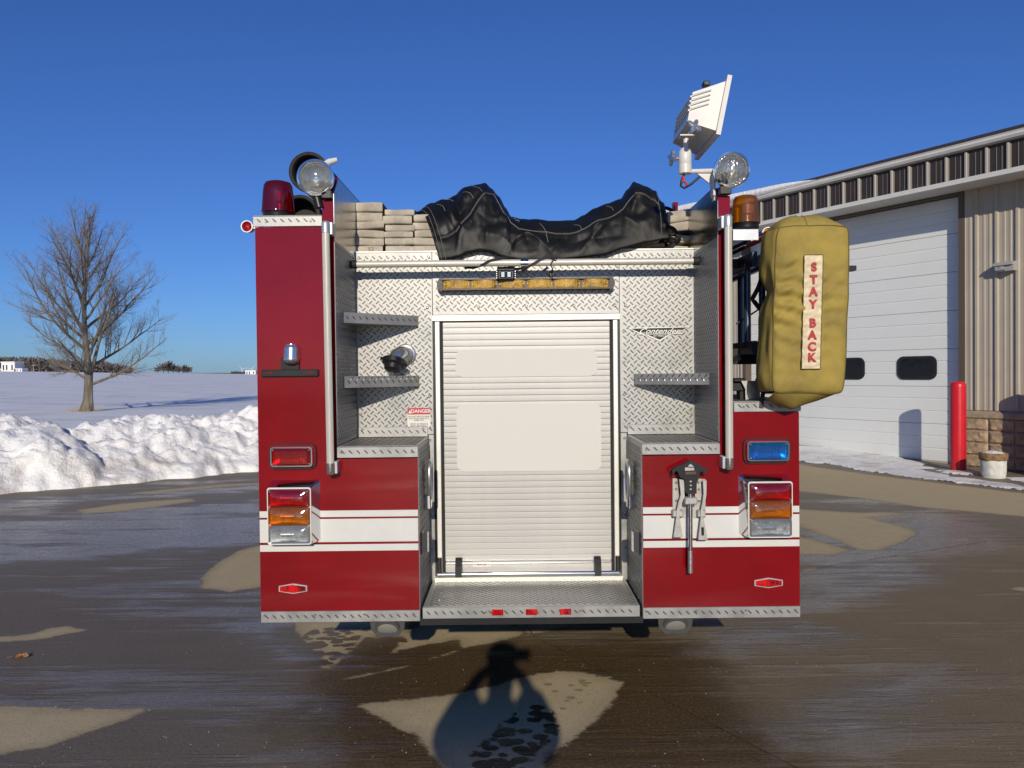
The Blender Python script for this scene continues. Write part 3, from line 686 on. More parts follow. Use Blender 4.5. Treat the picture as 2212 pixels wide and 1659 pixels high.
fb = MB(); p0 = C_ - fu * .02; p1 = B_ + fu * .025; q = [p0 - Vector((0, .015, 0)), p1 - Vector((0, .015, 0)), p1 + dyv + Vector((0, .015, 0)), p0 + dyv + Vector((0, .015, 0))]
fb.add([v + fo * .001 for v in q] + [v + fo * .022 for v in q], [(0, 1, 2, 3), (7, 6, 5, 4), (0, 4, 5, 1), (1, 5, 6, 2), (2, 6, 7, 3), (3, 7, 4, 0)])
fb.build('front_frame', M_whitepaint, FL)
g_ = [p + fo * .0225 for p in (C_ + dyv * .05, B_ + dyv * .05, B_ + dyv * .95, C_ + dyv * .95)]
MB().add(g_ + [p + fo * .004 for p in g_], [(0, 1, 2, 3), (7, 6, 5, 4), (0, 4, 5, 1), (1, 5, 6, 2), (2, 6, 7, 3), (3, 7, 4, 0)]).build('glass', M_glassdark, FL)
mb = MB()
for i in range(4):
    t = .12 + i * .155; s0 = A_ + (E_ - A_) * t; s1 = s0 + (B_ - A_).normalized() * .085 + Vector((0, .012, -.004))
    y0v = Vector((0, .02, 0)); mb.tube([s0 + y0v, s1 + Vector((0, -.012, 0)) + y0v * .3], .0024, 5)
    mb.tube([s0 + dyv * .1 - Vector((.002, 0, 0)), s0 + dyv * .9 - Vector((.002, 0, 0))], .005, 6)
mb.build('cooling_ribs', M_whitepaint, FL, kind='stuff')
part_m = MB().box(F3(530, 200, .1).x - .02, F3(530, 200, .1).x + .012, .08, .12, F3(530, 205, .1).z, F3(530, 185, .1).z + .012, .004); part_m.build('top_handle', M_black, FL)
Yc = .06
ct = F3(345, 700, Yc); c1 = F3(338, 765, Yc); c2 = F3(335, 990, Yc)
MB().box(ct.x - .035, ct.x + .035, Yc - .03, Yc + .03, ct.z + .02, ct.z + .026).tube([ct + Vector((0, 0, .03)), c1], .013, 10).build('yoke', M_whitepaint, FL, 40)
cm = MB().lathe([(.0305, 0), (.0305, (c1.z - c2.z) * .36), (.0295, (c1.z - c2.z) * .365), (.0305, (c1.z - c2.z) * .38), (.0305, (c1.z - c2.z) * .85), (.022, c1.z - c2.z)], c2, (0, 0, 1), 28).build('swivel_post', M_whitepaint, FL, 40)
def star(c, ax, r, name='star_knob'):
    ax = Vector(ax).normalized(); u = ax.orthogonal().normalized(); v = ax.cross(u); P = []
    for i in range(32):
        a = 2 * pi * i / 32; rr_ = r * (.42 + .58 * abs(cos(2 * (a + .3))) ** 2.2); P.append(c + u * cos(a) * rr_ + v * sin(a) * rr_)
    n = 32
    vs = [p - ax * .006 for p in P] + [p * .0 + p + ax * .006 for p in P] + [c - ax * .012, c + ax * .012]
    fs = [(i, (i + 1) % n, n + (i + 1) % n, n + i) for i in range(n)] + [(i, 2 * n, (i + 1) % n) for i in range(n)] + [(n + i, n + (i + 1) % n, 2 * n + 1) for i in range(n)]
    MB().add(vs, fs).tube([c, c + ax * .05], .009, 8).build(name, M_dullchrome, FL, 50)
star(F3(417, 560, -.09), (-.35, 1, -.3), .038); star(F3(215, 850, Yc), (1, 0.25, 0), .037)
a1 = F3(380, 968, Yc); a2 = F3(585, 965, Yc)
MB().tube([a1, a2], [.010, .012], 10).add([a1 + Vector((0.02, 0, 0)), a2, a2 + Vector((0, 0, -.07)), a1 + Vector((0.02, .012, 0)), a2 + Vector((0, .012, 0)), a2 + Vector((0, .012, -.07))], [(0, 1, 2), (5, 4, 3), (0, 3, 4, 1), (1, 4, 5, 2), (2, 5, 3, 0)]).box(a2.x - .004, a2.x + .008, Yc - .02, Yc + .04, a2.z - .12, a2.z + .012, .003).box(a2.x + .002, .965, Yc - .01, Yc + .03, a2.z - .14, a2.z - .10).build('support_arm', M_whitepaint, FL, 30)
w0 = F3(325, 995, Yc)
MB().tube([w0, w0 + Vector((-.012, 0, -.03)), w0 + Vector((-.016, 0, -.055)), w0 + Vector((0, 0, -.065)), w0 + Vector((.035, .0, -.045)), w0 + Vector((.075, .0, -.01))], .0055, 8).build('cable', M_black, FL, 60)
MB().tube([w0 + Vector((-.004, -.006, -.012)), w0 + Vector((-.008, -.008, -.04))], .006, 7).tube([w0 + Vector((.0, -.008, -.035)), w0 + Vector((.016, -.008, -.055))], .005, 7).build('wire_nut', M_wire, FL, 50)

# ---- hard suction tubes on the left top
for x, y, rr, yy in ((667, 371, 42, .35), (648, 463, 41, .35)):
    X, Z = D(x, y, yy); r = rr / FPX * (yy - CY)
    o = part('suction_tube', MB().lathe([(r * .80, .10), (r * .80, .01), (r * .86, 0), (r * .98, 0), (r, .01), (r, .06), (r * .93, .07), (r * .93, 2.6)], (X, yy, Z), (0, 1, 0), 36), M_rubber, 45)
    MB().lathe([(r * .99, -.004), (r * 1.03, .0), (r * 1.03, .03), (r * .99, .034), (r * .9, .034), (r * .88, -.004)], (X, yy, Z), (0, 1, 0), 36, capa=False, capb=False).build('coupling_ring', M_brownpipe, o, 45)
part('tube_saddle', MB().box(-1.12, -.88, .5, .54, 2.392, 2.46).box(-1.12, -.88, 2.2, 2.24, 2.392, 2.46), M_galv)
s0 = D3(*S(860, 745, 580, 340, 4.148), .02); s1 = D3(*S(905, 660, 580, 340, 4.148), .02)
part('stay_rod', MB().tube([s0, s1], .004, 6), M_chrome)
# frosty white cap beyond the left spotlight
c = D3(716, 350, .3)
part('frosted_knob', MB().tube([c + Vector((-.04, 0, -.012)), c + Vector((-.01, 0, 0)), c + Vector((.03, 0, .012))], [.012, .017, .011], 10), M_white)
# red coupling on right
c = D3(1461, 440, 1.2); part('side_post', MB().box(c.x - .02, c.x + .01, 1.2, 1.24, 2.3, c.z + .01), M_red)

# ---- handles on the step box sides, latches
for sgn, X0, px in ((1, -.4395, 928), (-1, .5995, 1357)):
    X = X0 + sgn * .03; yc = .22
    zc0 = D(px, 1000, yc)[1]; zc1 = D(px, 1072, yc)[1]; zc = (zc0 + zc1) / 2; hh = (zc0 - zc1) / 2 + .01
    P = [(yc + .045 * cos(a) * (1 + .2 * sin(a)), zc + hh * sin(a)) for a in [2 * pi * i / 28 for i in range(28)]]
    mb = MB(); pth = [(X, p[0], p[1]) for p in P]; pth.append(pth[0]); mb.tube(pth, .0105, 8, caps=False)
    o = part('folding_step', mb, M_dullchrome, 60)
    MB().box(X0 + sgn * .001, X + sgn * .004, yc - .035, yc + .035, zc1 - .06, zc1 + .01, .004).build('step_hinge', M_chrome, o)
    MB().prismx([(p[0] * .8 + yc * .2, p[1] * .86 + zc * .14) for p in P], X - sgn * .006, X - sgn * .001).build('step_tread', M_galv, o)
    zl0 = D(px + sgn * 2, 1148, .09)[1]; zl1 = D(px + sgn * 2, 1190, .09)[1]
    o = part('paddle_latch', MB().box(X0, X0 + sgn * .006, .04, .15, zl1 - .008, zl0 + .008, .002), M_black)
    MB().prismz([(X0 + sgn * .006, .05), (X0 + sgn * .030, .06), (X0 + sgn * .034, .10), (X0 + sgn * .030, .13), (X0 + sgn * .006, .14)], zl1, zl0).build('paddle', M_chrome, o, 30)

# ---- ground lights under the body
for x in (838.5, 1457.5):
    X, Z = D(x, 1360, .06)
    P = [(-.085, .045), (.085, .045), (.078, -.015), (.05, -.048), (-.05, -.048), (-.078, -.015)]
    o = part('ground_light', MB().prism([(X + a, .455 + b) for a, b in P], .045, .15), mat('grey_bracket', (.06, .06, .06), .5, metal=.3))
    zc = .444
    MB().lathe([(.060, 0), (.060, .012), (.050, .014)], (X, .052, zc + .004), (0, -1, -.75), 28).build('lamp_bezel', mat('grey_bezel', (.12, .12, .115), .4, metal=.3), o, 40)
    MB().lathe([(.047, .014), (.04, .018), (.001, .020)], (X, .052, zc + .004), (0, -1, -.75), 24).build('lens', mat('frosted_lens', (.24, .23, .20), .4), o, 60)

# ---- ladder rack on the right side
LR = part('ladder_rack', MB().box(1.03, 1.36, .32, .38, D(1600, 787, .35)[1], D(1600, 752, .35)[1], .004).box(1.03, 1.36, 2.6, 2.66, 1.9, 2.0).box(1.022, 1.06, .35, 2.6, 1.86, 1.92), M_black)
zt1 = D(1650, 545, .35)[1]
mb = MB().tube([(1.04, .30, zt1 - .03), (1.30, .22, zt1 + .08), (1.36, .24, zt1 + .06), (1.37, .26, 1.9)], .022, 12); mb.build('rack_arm', M_chrome if 0 else mat('maroon_gloss', (.05, .004, .008), .08, coat=1), LR, 60)
mb = MB().box(1.036, 1.30, .33, .38, zt1 - .075, zt1 - .035).box(1.04, 1.07, .33, .38, 1.9, zt1 - .03); mb.build('rack_beam', M_black, LR)
zr = D(1620, 838, .2)[1]
part('clamp_base', MB().box(1.05, 1.36, .12, .2, zr - .012, zr + .03, .004).box(1.10, 1.15, .13, .19, 1.508, zr - .012).box(1.06, 1.12, .10, .22, zr + .03, zr + .05, .006).box(1.20, 1.28, .10, .22, zr + .03, zr + .05, .006), M_black)
part('clamp_bracket', MB().prism([(1.115, 1.51), (1.185, 1.51), (1.185, 1.56), (1.205, 1.60), (1.095, 1.60), (1.115, 1.56)], .095, .10), M_dullchrome)
# ================================================================== THINGS CARRIED BY THE ENGINE
# ---- folded hoses on the bed
def hose_stack(xa, xb, ya, yb, n, Y0, lab, seed, wob=0.0, heights=None, length=1.7):
    rr = random.Random(seed)
    a = D((xa + xb) / 2, yb, Y0); zt = D((xa + xb) / 2, ya, Y0)[1]
    x0 = D(xa, (ya + yb) / 2, Y0)[0]; x1 = D(xb, (ya + yb) / 2, Y0)[0]
    z = 2.2945; H = zt - z
    root = thing('folded_hose', lab, 'fire hose', ((x0 + x1) / 2, Y0 + .8, z), group='folded hoses in the hose bed')
    hs = heights or [1] * n; tot = sum(hs)
    for i in range(n):
        h = H * hs[i] / tot; dx = rr.uniform(-.006, .006); dy = rr.uniform(-.004, .014); tilt = rr.uniform(-1, 1) * wob; tz = rr.uniform(-.04, .04) * (1 + wob * 10)
        zb = z; X0 = x0 + dx; X1 = x1 + dx - rr.uniform(0, .006)
        def fn(u, v, X0=X0, X1=X1, zb=zb, h=h, dy=dy, tz=tz):
            # v runs round the fold: bottom rear -> front bullnose -> top rear
            xx = X0 + (X1 - X0) * u
            e = min(u, 1 - u) / .02; e = sqrt(max(0, 1 - (1 - min(1, e)) ** 2)) if e < 1 else 1
            hh = h * .5 * (.90 + .085 * e)
            if v < .25: yy = Y0 + length * (1 - v / .25) + .02; q = -1
            elif v > .75: yy = Y0 + length * ((v - .75) / .25) + .02; q = 1
            else:
                an = -pi / 2 + pi * (v - .25) / .5; yy = Y0 + .02 - .015 * abs(cos(an)) ** .7; q = math.copysign(abs(sin(an)) ** .6, sin(an))
            wz = .0012 * sin(xx * 40 + zb * 90) + tz * (xx - X0) + (xx - X0) * tilt
            return (xx, yy + dy, zb + h * .5 + hh * q + wz)
        mb = MB().grid(fn, 14, 22); o = mb.build('hose_fold', M_hose, root, 50)
        z += h
    return root
hA = hose_stack(765, 828, 435.5, 541, 6, YB + .03, 'tallest pile of folded tan hose, first from the left hose bed wall', 1, heights=[1, 1, 1, 1, 1.2, 1.25])
text_obj('S2', .034, 'stencilled_mark', mat('faded_ink', (.12, .11, .10), .8), hA, (D(801, 534, YB)[0], YB + .008, 2.305), ext=.0003)
hose_stack(829, 893, 450, 540, 6, YB + .035, 'pile of folded tan hose, second from the left and half under the tarp edge', 2, heights=[1.1, 1, .9, 1, 1.2, .9])
hose_stack(893, 957, 462, 540, 5, YB + .05, 'pile of folded tan hose, third from the left, mostly under the black tarp', 3)
hose_stack(1444, 1499, 455, 533, 5, YB + .10, 'slumped pile of folded tan hose right of the black tarp', 4, wob=.12, heights=[.9, .8, .7, 1.2, 1.5])
hose_stack(1340, 1438, 500, 536, 3, YB + .10, 'low flat pile of folded tan hose under the right end of the tarp', 5, wob=.05)
hose_stack(980, 1335, 500, 540, 3, YB + .12, 'wide low pile of folded tan hose covered by the middle of the tarp', 6)

# ---- black tarp
def interp(P, x):
    if x <= P[0][0]: return P[0][1]
    for (a, b), (c, d) in zip(P, P[1:]):
        if x <= c: t = (x - a) / (c - a); t2 = t * t * (3 - 2 * t); return b + (d - b) * (.4 * t + .6 * t2)
    return P[-1][1]
TOP = [(888, 455), (903, 462), (932, 442), (965, 440), (985, 428), (1004, 410), (1048, 400), (1062, 412), (1078, 432), (1092, 455), (1104, 474), (1150, 480), (1200, 482), (1237, 482), (1260, 470), (1285, 457), (1310, 449), (1338, 440), (1352, 420), (1366, 402), (1392, 410), (1412, 418), (1424, 440), (1440, 460), (1452, 500)]
BOT = [(888, 455), (950, 562), (968, 560), (990, 556), (1010, 547), (1035, 542), (1060, 545), (1085, 555), (1110, 561), (1150, 562), (1200, 562), (1238, 558), (1300, 552), (1350, 536), (1400, 524), (1440, 516), (1452, 512)]
def tarp_pt(u, v):
    # v: 0 front hem, .62 ridge, 1 rear hem ; u: left to right
    vv = min(1, v / .62)
    xl = 948 + (890 - 948) * vv; xr = 1444 + (1424 - 1444) * vv
    x = xl + (xr - xl) * u
    yb_p = interp(BOT, max(x, 948)); yt_p = interp(TOP, x)
    if x < 948: yb_p = 562
    Yf = YB - .045; Yr = YB + .32 + .06 * sin(x * .02)
    if v <= .62:
        s = vv; Yp = Yf + (Yr - Yf) * (s ** 1.5)
        a = D(x, yb_p, Yf); b = D(x, yt_p, Yr)
        X = a[0] + (b[0] - a[0]) * s; Z = a[1] + (b[1] - a[1]) * (sin(s * pi / 2) ** .85)
        p = Vector((X, Yp, Z))
    else:
        s = (v - .62) / .38; b = D(x, yt_p, Yr); p = Vector((b[0], Yr + .75 * s, b[1] + (2.33 - b[1]) * s ** 1.6 - 0.0))
        vv = 1
    env = min(1, v * 6) * (1 if v < .62 else .6)
    ridge_k = max(0, 1 - abs(v - .62) * 9)
    q = Vector((p.x * 5.5, p.z * 7, p.y * 2))
    f = 0
    for (cx, cz, k, ph) in ((-.22, 2.55, 22, 0), (.42, 2.62, 20, 1), (.05, 2.42, 26, 2)):
        an = atan2(p.z - cz, p.x - cx); dd = sqrt((p.z - cz) ** 2 + (p.x - cx) ** 2)
        f += .010 * exp(-dd * 3.0) * (abs(sin(an * 4.5 + ph + 1.5 * noise.noise(q)))) * min(1, dd * 8)
    f += .05 * (abs(noise.noise(q * .8 + Vector((3, 1, 0)))) - .2) + .012 * (abs(noise.noise(q * 1.9)) - .2)
    f += .007 * sin(p.x * 40 + 2.5 * sin(p.z * 16) + 3 * noise.noise(q * .5)) * (1 - vv) ** .6
    q2 = Vector((p.x * 3.2 + p.z * 2.4, p.z * 2.6 - p.x * 1.8, 3.7)); r1 = max(0, 1 - 5.5 * abs(noise.noise(q2)))
    q3 = Vector((p.x * 5.5 - p.z * 4.0, p.z * 4.5 + p.x * 2.5, 8.1)); r2 = max(0, 1 - 5 * abs(noise.noise(q3)))
    f += .020 * r1 + .011 * r2
    p.y -= f * env * (1 - .7 * ridge_k); p.z += f * .25 * env * (1 - ridge_k)
    return p
TP = thing('hose_bed_tarp', 'crumpled black vinyl tarp with white stitching draped over the hose bed', 'tarp', (.1, .8, 2.3))
cl = MB().grid(tarp_pt, 330, 120).build('tarp_sheet', M_vinyl, TP, 60)
sm_ = cl.modifiers.new('thick', 'SOLIDIFY'); sm_.thickness = .003; sm_.offset = 0
def stitch(uv, r=.0011, name='stitching', m=None):
    pts = []
    for (a, b), (c, d) in zip(uv, uv[1:]):
        k = max(2, int(60 * sqrt((a - c) ** 2 + (b - d) ** 2)))
        for i in range(k): pts.append((a + (c - a) * i / k, b + (d - b) * i / k))
    pts.append(uv[-1]); P = [tarp_pt(*q) + Vector((0, -.003, .001)) for q in pts]
    MB().tube(P, r, 4).build(name, m or M_thread, TP)
stitch([(.012, .0), (.012, .6)]); stitch([(.03, .0), (.03, .62)])
stitch([(.03, .10), (.10, .11), (.17, .17), (.25, .28), (.30, .36), (.38, .22), (.5, .23), (.62, .19), (.72, .21), (.85, .27), (.97, .28)])
stitch([(.03, .108), (.10, .118), (.17, .178), (.25, .288), (.30, .368), (.38, .228), (.5, .238), (.62, .198), (.72, .218), (.85, .278), (.97, .288)])
stitch([(.97, .03), (.97, .6)])
for a, b in (((.10, .50), (.13, .36)), ((.07, .40), (.085, .28)), ((.22, .46), (.24, .30)), ((.17, .36), (.20, .27)), ((.32, .52), (.30, .38)), ((.485, .36), (.49, .12)), ((.62, .33), (.64, .2)), ((.76, .40), (.78, .30)), ((.38, .33), (.40, .37)), ((.395, .33), (.38, .38))):
    stitch([a, ((a[0] + b[0]) / 2 + .008, (a[1] + b[1]) / 2), b], .0016, 'scuff_mark')
# black strap hung in two loops round the cross rail
def strap(pts, w_, name, parent, m, th=.003):
    P = [Vector(p) for p in pts]; vs = []; fs = []
    for i, p in enumerate(P):
        d = (P[min(i + 1, len(P) - 1)] - P[max(i - 1, 0)]).normalized(); s = Vector((0, -1, 0)).cross(d).normalized() * w_ / 2
        vs += [p + s, p - s, p + s + Vector((0, th, 0)), p - s + Vector((0, th, 0))]
    for i in range(len(P) - 1):
        b = i * 4; fs += [(b, b + 1, b + 5, b + 4), (b + 2, b + 6, b + 7, b + 3), (b, b + 4, b + 6, b + 2), (b + 1, b + 3, b + 7, b + 5)]
    fs += [(0, 2, 3, 1), (len(vs) - 4, len(vs) - 3, len(vs) - 1, len(vs) - 2)]
    return MB().add(vs, fs).build(name, m, parent, 60)
SP = thing('black_strap', 'black strap wound round the cross rail below the tarp', 'strap', (.03, yb_, 2.2))
cz = lambda x, y, o=-.022: D3(x, y, yb_ + o)
strap([cz(1003, 578, .05), cz(1025, 578, .03), cz(1040, 573), cz(1058, 563), cz(1080, 557), cz(1100, 556, .02), cz(1120, 560, .06)], .013, 'strap_band', SP, M_rubber)
strap([cz(1095, 581, .05), cz(1120, 581, .03), cz(1140, 577), cz(1155, 568), cz(1172, 558), cz(1185, 551, -.01)], .013, 'strap_band', SP, M_rubber)
mb = MB(); kn = D3(1193, 577, yb_ - .01)
mb.tube([kn + Vector((.012, -.01, .04)), kn + Vector((-.004, -.016, .024)), kn + Vector((-.010, -.014, .008)), kn + Vector((.0, -.01, -.006)), kn + Vector((.002, 0, -.03))], .0035, 6)
MB().tube([kn + Vector((-.01, -.006, .045)), kn + Vector((.02, -.012, .03)), kn + Vector((.022, -.006, .045))], .003, 6).build('bungee_tail', M_black, SP, 50)
MB().lathe([(.012, 0), (.014, .004), (.010, .012)], kn + Vector((.0, .06, -.03)), (0, -1, 0), 12).build('bungee_hook', M_black, SP, 50)
mb.build('bungee_knot', M_black, SP, 50)
# coiled black hose ends right of the tarp
CH = thing('coiled_cable', 'bunch of looped black cable at the right end of the tarp', 'cable', (.72, .8, 2.3))
mb = MB()
for i, (x, y, r1) in enumerate(((1433, 458, .05), (1436, 474, .046), (1440, 490, .05), (1436, 506, .045), (1441, 520, .04), (1430, 530, .035))):
    c = D3(x, y, .66 - .02 * i); mb.tube([c + Vector((r1 * cos(a) * (1.05 + .1 * i % 2), .05 * sin(a + i), r1 * .7 * sin(a))) for a in [2 * pi * j / 20 for j in range(21)]], .0105, 8, caps=False)
mb.build('cable_loops', M_rubber, CH, 60, kind='stuff')

# ---- yellow hydrant hose bag
bgY = -.20
b0 = D(1668, 470, bgY); b1 = D(1836, 470, bgY); 
BG = thing('canvas_bag', 'big yellow canvas bag with STAY BACK in red letters hung beside the right pole', 'bag', ((b0[0] + b1[0]) / 2, bgY + .2, D(1740, 860, bgY)[1]))
xTL, xTR = D(1681, 490, bgY)[0], D(1838, 485, bgY)[0]; xBL, xBR = D(1671, 855, bgY)[0], D(1826, 850, bgY)[0]
zT, zBt = D(1760, 486, bgY)[1], D(1750, 850, bgY)[1]; dep = .20
strip_x = (D(1731, 560, bgY)[0] + D(1774, 560, bgY)[0]) / 2
def wr(x, z):   # wrinkles pulled in from the left seam
    u = (x - xTL) / (xTR - xTL)
    s = max(0, min(1, (z - zBt - .06) / .35)) * max(0, min(1, (zT - .10 - z) / .15))
    a = sin(z * 95 + 2.2 * u + 3.0 * noise.noise(Vector((u * 2.2, z * 4, 1)))) 
    b = noise.noise(Vector((u * 3, z * 22 - u * 5, 4)))
    g = (max(0, 1 - u * 1.5) ** .8 * .013 + .0045) * s + .0016
    k = min(1, abs(x - strip_x) / .05) ** 2 * .85 + .15
    return ((a * .45 + b * .9) * g * 1.25 + .012 * noise.noise(Vector((u * 2, z * 3, 9))) + .004 * noise.noise(Vector((u * 7, z * 9, 2)))) * k
ED = .017
def bxz(u, v):      # outline of the bag front, corners softened, sides uneven
    z = zBt + (zT - zBt) * v
    xl = xBL + (xTL - xBL) * v; xr = xBR + (xTR - xBR) * v
    x = xl + (xr - xl) * u
    c = abs(2 * u - 1) ** 7 * abs(2 * v - 1) ** 14
    x += (.010 if u < .5 else -.010) * c; z += (.012 if v < .5 else -.012) * c
    side = 4 * v * (1 - v)
    x += (abs(2 * u - 1) ** 3) * ((.004 * side + .004 * noise.noise(Vector((v * 6, 1, 1)))) if u > .5 else (-.004 * side + .006 * noise.noise(Vector((v * 7, 4, 2)))))
    z += .005 * sin(u * 5) * (1 - v) + .004 * noise.noise(Vector((u * 4, v * 2, 8))) * abs(2 * v - 1) ** 6
    return x, z
def bagf(face):
    def fn(u, v):
        e = 4 * u * (1 - u)
        if face == 'front':
            x, z = bxz(u, v); m_ = max(abs(2 * u - 1) ** 9, abs(2 * v - 1) ** 18)
            return (x, bgY + ED * m_ - .012 * (e ** .5) * (4 * v * (1 - v)) ** .4 - wr(x, z) * (1 - m_) ** .5, z)
        if face == 'left':
            x0, z = bxz(0, v); y = bgY + ED + (dep - ED) * u; x = x0 - .006 * u - .014 * e ** .5 * (1 + .5 * sin(v * 9)) - .016 * noise.noise(Vector((u * 3, v * 5, 2))) * e ** .5
            x += .035 * u * max(0, 1 - abs(v - .62) / .18) ** 2
            return (x, y, z + .02 * u * (v - .5))
        if face == 'right':
            x0, z = bxz(1, v); y = bgY + ED + (dep - ED) * u
            return (x0 + .012 * e ** .5 * (4 * v * (1 - v)) ** .5 + .006 * noise.noise(Vector((u * 3, v * 7, 5))) * e ** .5, y, z + .02 * u * (v - .5))
        if face == 'back':
            x0, z = bxz(u, v); x = x0 - .006 * (1 - u) + .035 * (1 - u) * max(0, 1 - abs(v - .62) / .18) ** 2
            return (x, bgY + dep, z + .02 * (v - .5))
        if face == 'top':
            x0, z = bxz(u, 1); y = bgY + ED + (dep - ED) * v
            return (x0 - .006 * v * (1 - u), y, z + .01 * v + (.056 * (e ** .6) + .016 * noise.noise(Vector((u * 4, v * 4, 3))) * e) * min(1, 3 * v) ** .6 * (1 if v < .8 else (1 - v) / .2))
        x0, z = bxz(u, 0); y = bgY + ED + (dep - ED) * v; sagu = max(0, 1 - abs(u - .38) / .6)
        return (x0 - .006 * v * (1 - u), y, z - .01 * v - .075 * sagu * sin(pi * min(1, v * .92)) ** .8)
    return fn
mb = MB().grid(bagf('front'), 70, 220).grid(bagf('left'), 24, 60).grid(bagf('right'), 20, 60).grid(bagf('back'), 10, 30).grid(bagf('top'), 24, 20).grid(bagf('bot'), 24, 20)
mb.build('bag_body', M_bag, BG, 62)
seam = mat('seam_piping', (.13, .10, .03), .9)
f = bagf('front'); mb = MB()
for pth in ([f(0, i / 90) for i in range(91)], [f(1, i / 90) for i in range(91)], [f(i / 40, 0) for i in range(41)], [f(i / 40, 1) for i in range(41)]):
    mb.tube([Vector(p) + Vector((0, -.0005, 0)) for p in pth], .0028, 6)
mb.build('piping', seam, BG, 60)
tp_ = bagf('top'); MB().tube([Vector(tp_(.42, i / 20)) + Vector((0, 0, .001)) for i in range(21)], .002, 5).build('top_seam', seam, BG, 60)
zs1, zs0 = D(1750, 552, bgY)[1], D(1750, 797, bgY)[1]
sh = (xTL - xBL) / (zT - zBt) 
def sx_(z): return strip_x - .004 + (z - (zs0 + zs1) / 2) * .03
def fst(u, v):
    z = zs0 + (zs1 - zs0) * v; x = sx_(z) - .041 + .082 * u
    return (x, bgY - .019 - .0016 * sin(z * 140 + 3 * noise.noise(Vector((u * 3, z * 30, 0)))) - .0014 * noise.noise(Vector((x * 70, z * 50, 2))), z)
so_ = MB().grid(fst, 12, 120).build('lettered_strip', M_strip, BG, 60)
mb = MB(); mb.tube([Vector(fst(0, i / 60)) - Vector((0, .001, 0)) for i in range(61)], .0016, 4).tube([Vector(fst(1, i / 60)) - Vector((0, .001, 0)) for i in range(61)], .0016, 4).tube([Vector(fst(i / 8, 0)) - Vector((0, .001, 0)) for i in range(9)], .0016, 4).tube([Vector(fst(i / 8, 1)) - Vector((0, .001, 0)) for i in range(9)], .0016, 4)
mb.build('strip_stitching', seam, so_)
for ch_, y in zip('STAYBACK', (579, 606, 632, 659, 699, 725, 750, 773)):
    xx, zz = D(1753, y, bgY); text_obj(ch_, .052, 'letter', M_letter, so_, (sx_(zz) + .001, bgY - .0235, zz), offs=.0022, ext=.001, sx=.98)
# webbing and buckle behind the bag
w_ = D3
strap([w_(1654, 590, .10), w_(1646, 600, .10), w_(1638, 622, .10), w_(1625, 646, .12), w_(1630, 652, .12), w_(1642, 668, .12)], .022, 'webbing', BG, M_black)
strap([w_(1652, 600, .12), w_(1650, 640, .13), w_(1648, 690, .14), w_(1648, 730, .14)], .014, 'webbing', BG, M_black)
strap([w_(1590, 700, .3), w_(1615, 684, .3), w_(1652, 660, .3)], .008, 'webbing', BG, M_black)
strap([w_(1568, 778, -.04), w_(1588, 776, -.02), w_(1600, 771, .10)], .028, 'webbing', BG, M_black)
strap([w_(1648, 820, .02), w_(1650, 840, .0), w_(1648, 852, -.005), w_(1646, 868, -.012), w_(1644, 882, -.010)], .020, 'webbing', BG, mat('grey_web', (.05, .045, .04), .7))
q = D(1843, 580, .12); MB().box(xTR - .02, q[0] + .008, .10, .15, q[1] - .012, q[1] + .012, .002).build('strap_end', M_black, BG)

# ---- ladder on the rack
LD_ = thing('ladder', 'blue grey metal ladder stored on edge between the right pole and the yellow bag', 'ladder', (1.2, 1.8, 2.0))
zr1 = D(1615, 575, .3)[1]; zr0 = D(1615, 748, .3)[1]
for X in (1.165, 1.235):
    MB().box(X - .014, X + .014, .10, 4.2, zr1 - .03, zr1 + .045, .004).build('rail', M_ladder, LD_); MB().box(X - .014, X + .014, .10, 4.2, zr0 - .045, zr0 + .02, .004).build('rail', M_ladder, LD_)
rm = MB().tube([(0, 0, zr0 - .01), (0, 0, zr1)], .0165, 12).mesh('rung', M_ladder, 60)
for i in range(11):
    link('rung', rm, LD_, loc=(1.165, .22 + .355 * i, 0)); 
    if i < 11: link('rung', rm, LD_, loc=(1.235, .12 + .355 * i + .09, 0))

# ---- hydrant wrench set
WRC = thing('hydrant_wrench', 'hydrant wrench with a black pointed head and long chrome handle on the right red panel', 'wrench', (.745, -.05, .9))
zx = lambda x, y: S(x, y, 1640, 1140, 5.186)
def Wp(x, y, Y): return D(*zx(x, y), Y)
def outl(pts, Y): return [Wp(a, b, Y) for a, b in pts]
yw = -.055
head = [(200, 180), (250, 135), (330, 110), (440, 50), (520, 90), (570, 120), (650, 160), (655, 210), (620, 215), (590, 195), (560, 200), (545, 290), (520, 350), (520, 480), (475, 490), (400, 485), (370, 470), (372, 330), (355, 290), (310, 280), (270, 190), (235, 200), (228, 250), (205, 225)]
hd = MB().prism(outl(head, yw), yw - .012, yw + .012).build('wrench_head', M_rubber, WRC, 30)
MB().prism(outl([(410, 135), (445, 100), (490, 135), (470, 140)], yw - .012), yw - .014, yw - .0122).prism(outl([(375, 150), (490, 150), (495, 185), (375, 190)], yw - .012), yw - .0145, yw - .0122).build('head_plate', M_dullchrome, hd)
MB().prism(outl([(375, 200), (515, 200), (515, 235), (375, 240)], yw - .012), yw - .020, yw - .0125).build('head_bar', mat('bronze', (.10, .07, .045), .5, metal=.6), hd)
a = Wp(445, 490, yw); b = Wp(445, 1515, yw); k_ = Wp(445, 1225, yw)
r_ = .0105
MB().tube([(a[0], yw, a[1]), (k_[0], yw, k_[1])], r_, 16).build('handle', M_chrome, WRC, 60)
MB().tube([(k_[0], yw, k_[1]), (b[0], yw, b[1])], r_ * 1.06, 16).build('knurled_grip', M_dullchrome, WRC, 60)
mb = MB()
for i in range(3): c = Wp(450, 330 + 50 * i, yw - .013); mb.box(c[0] - .004, c[0] + .004, yw - .0145, yw - .0122, c[1] - .003, c[1] + .003)
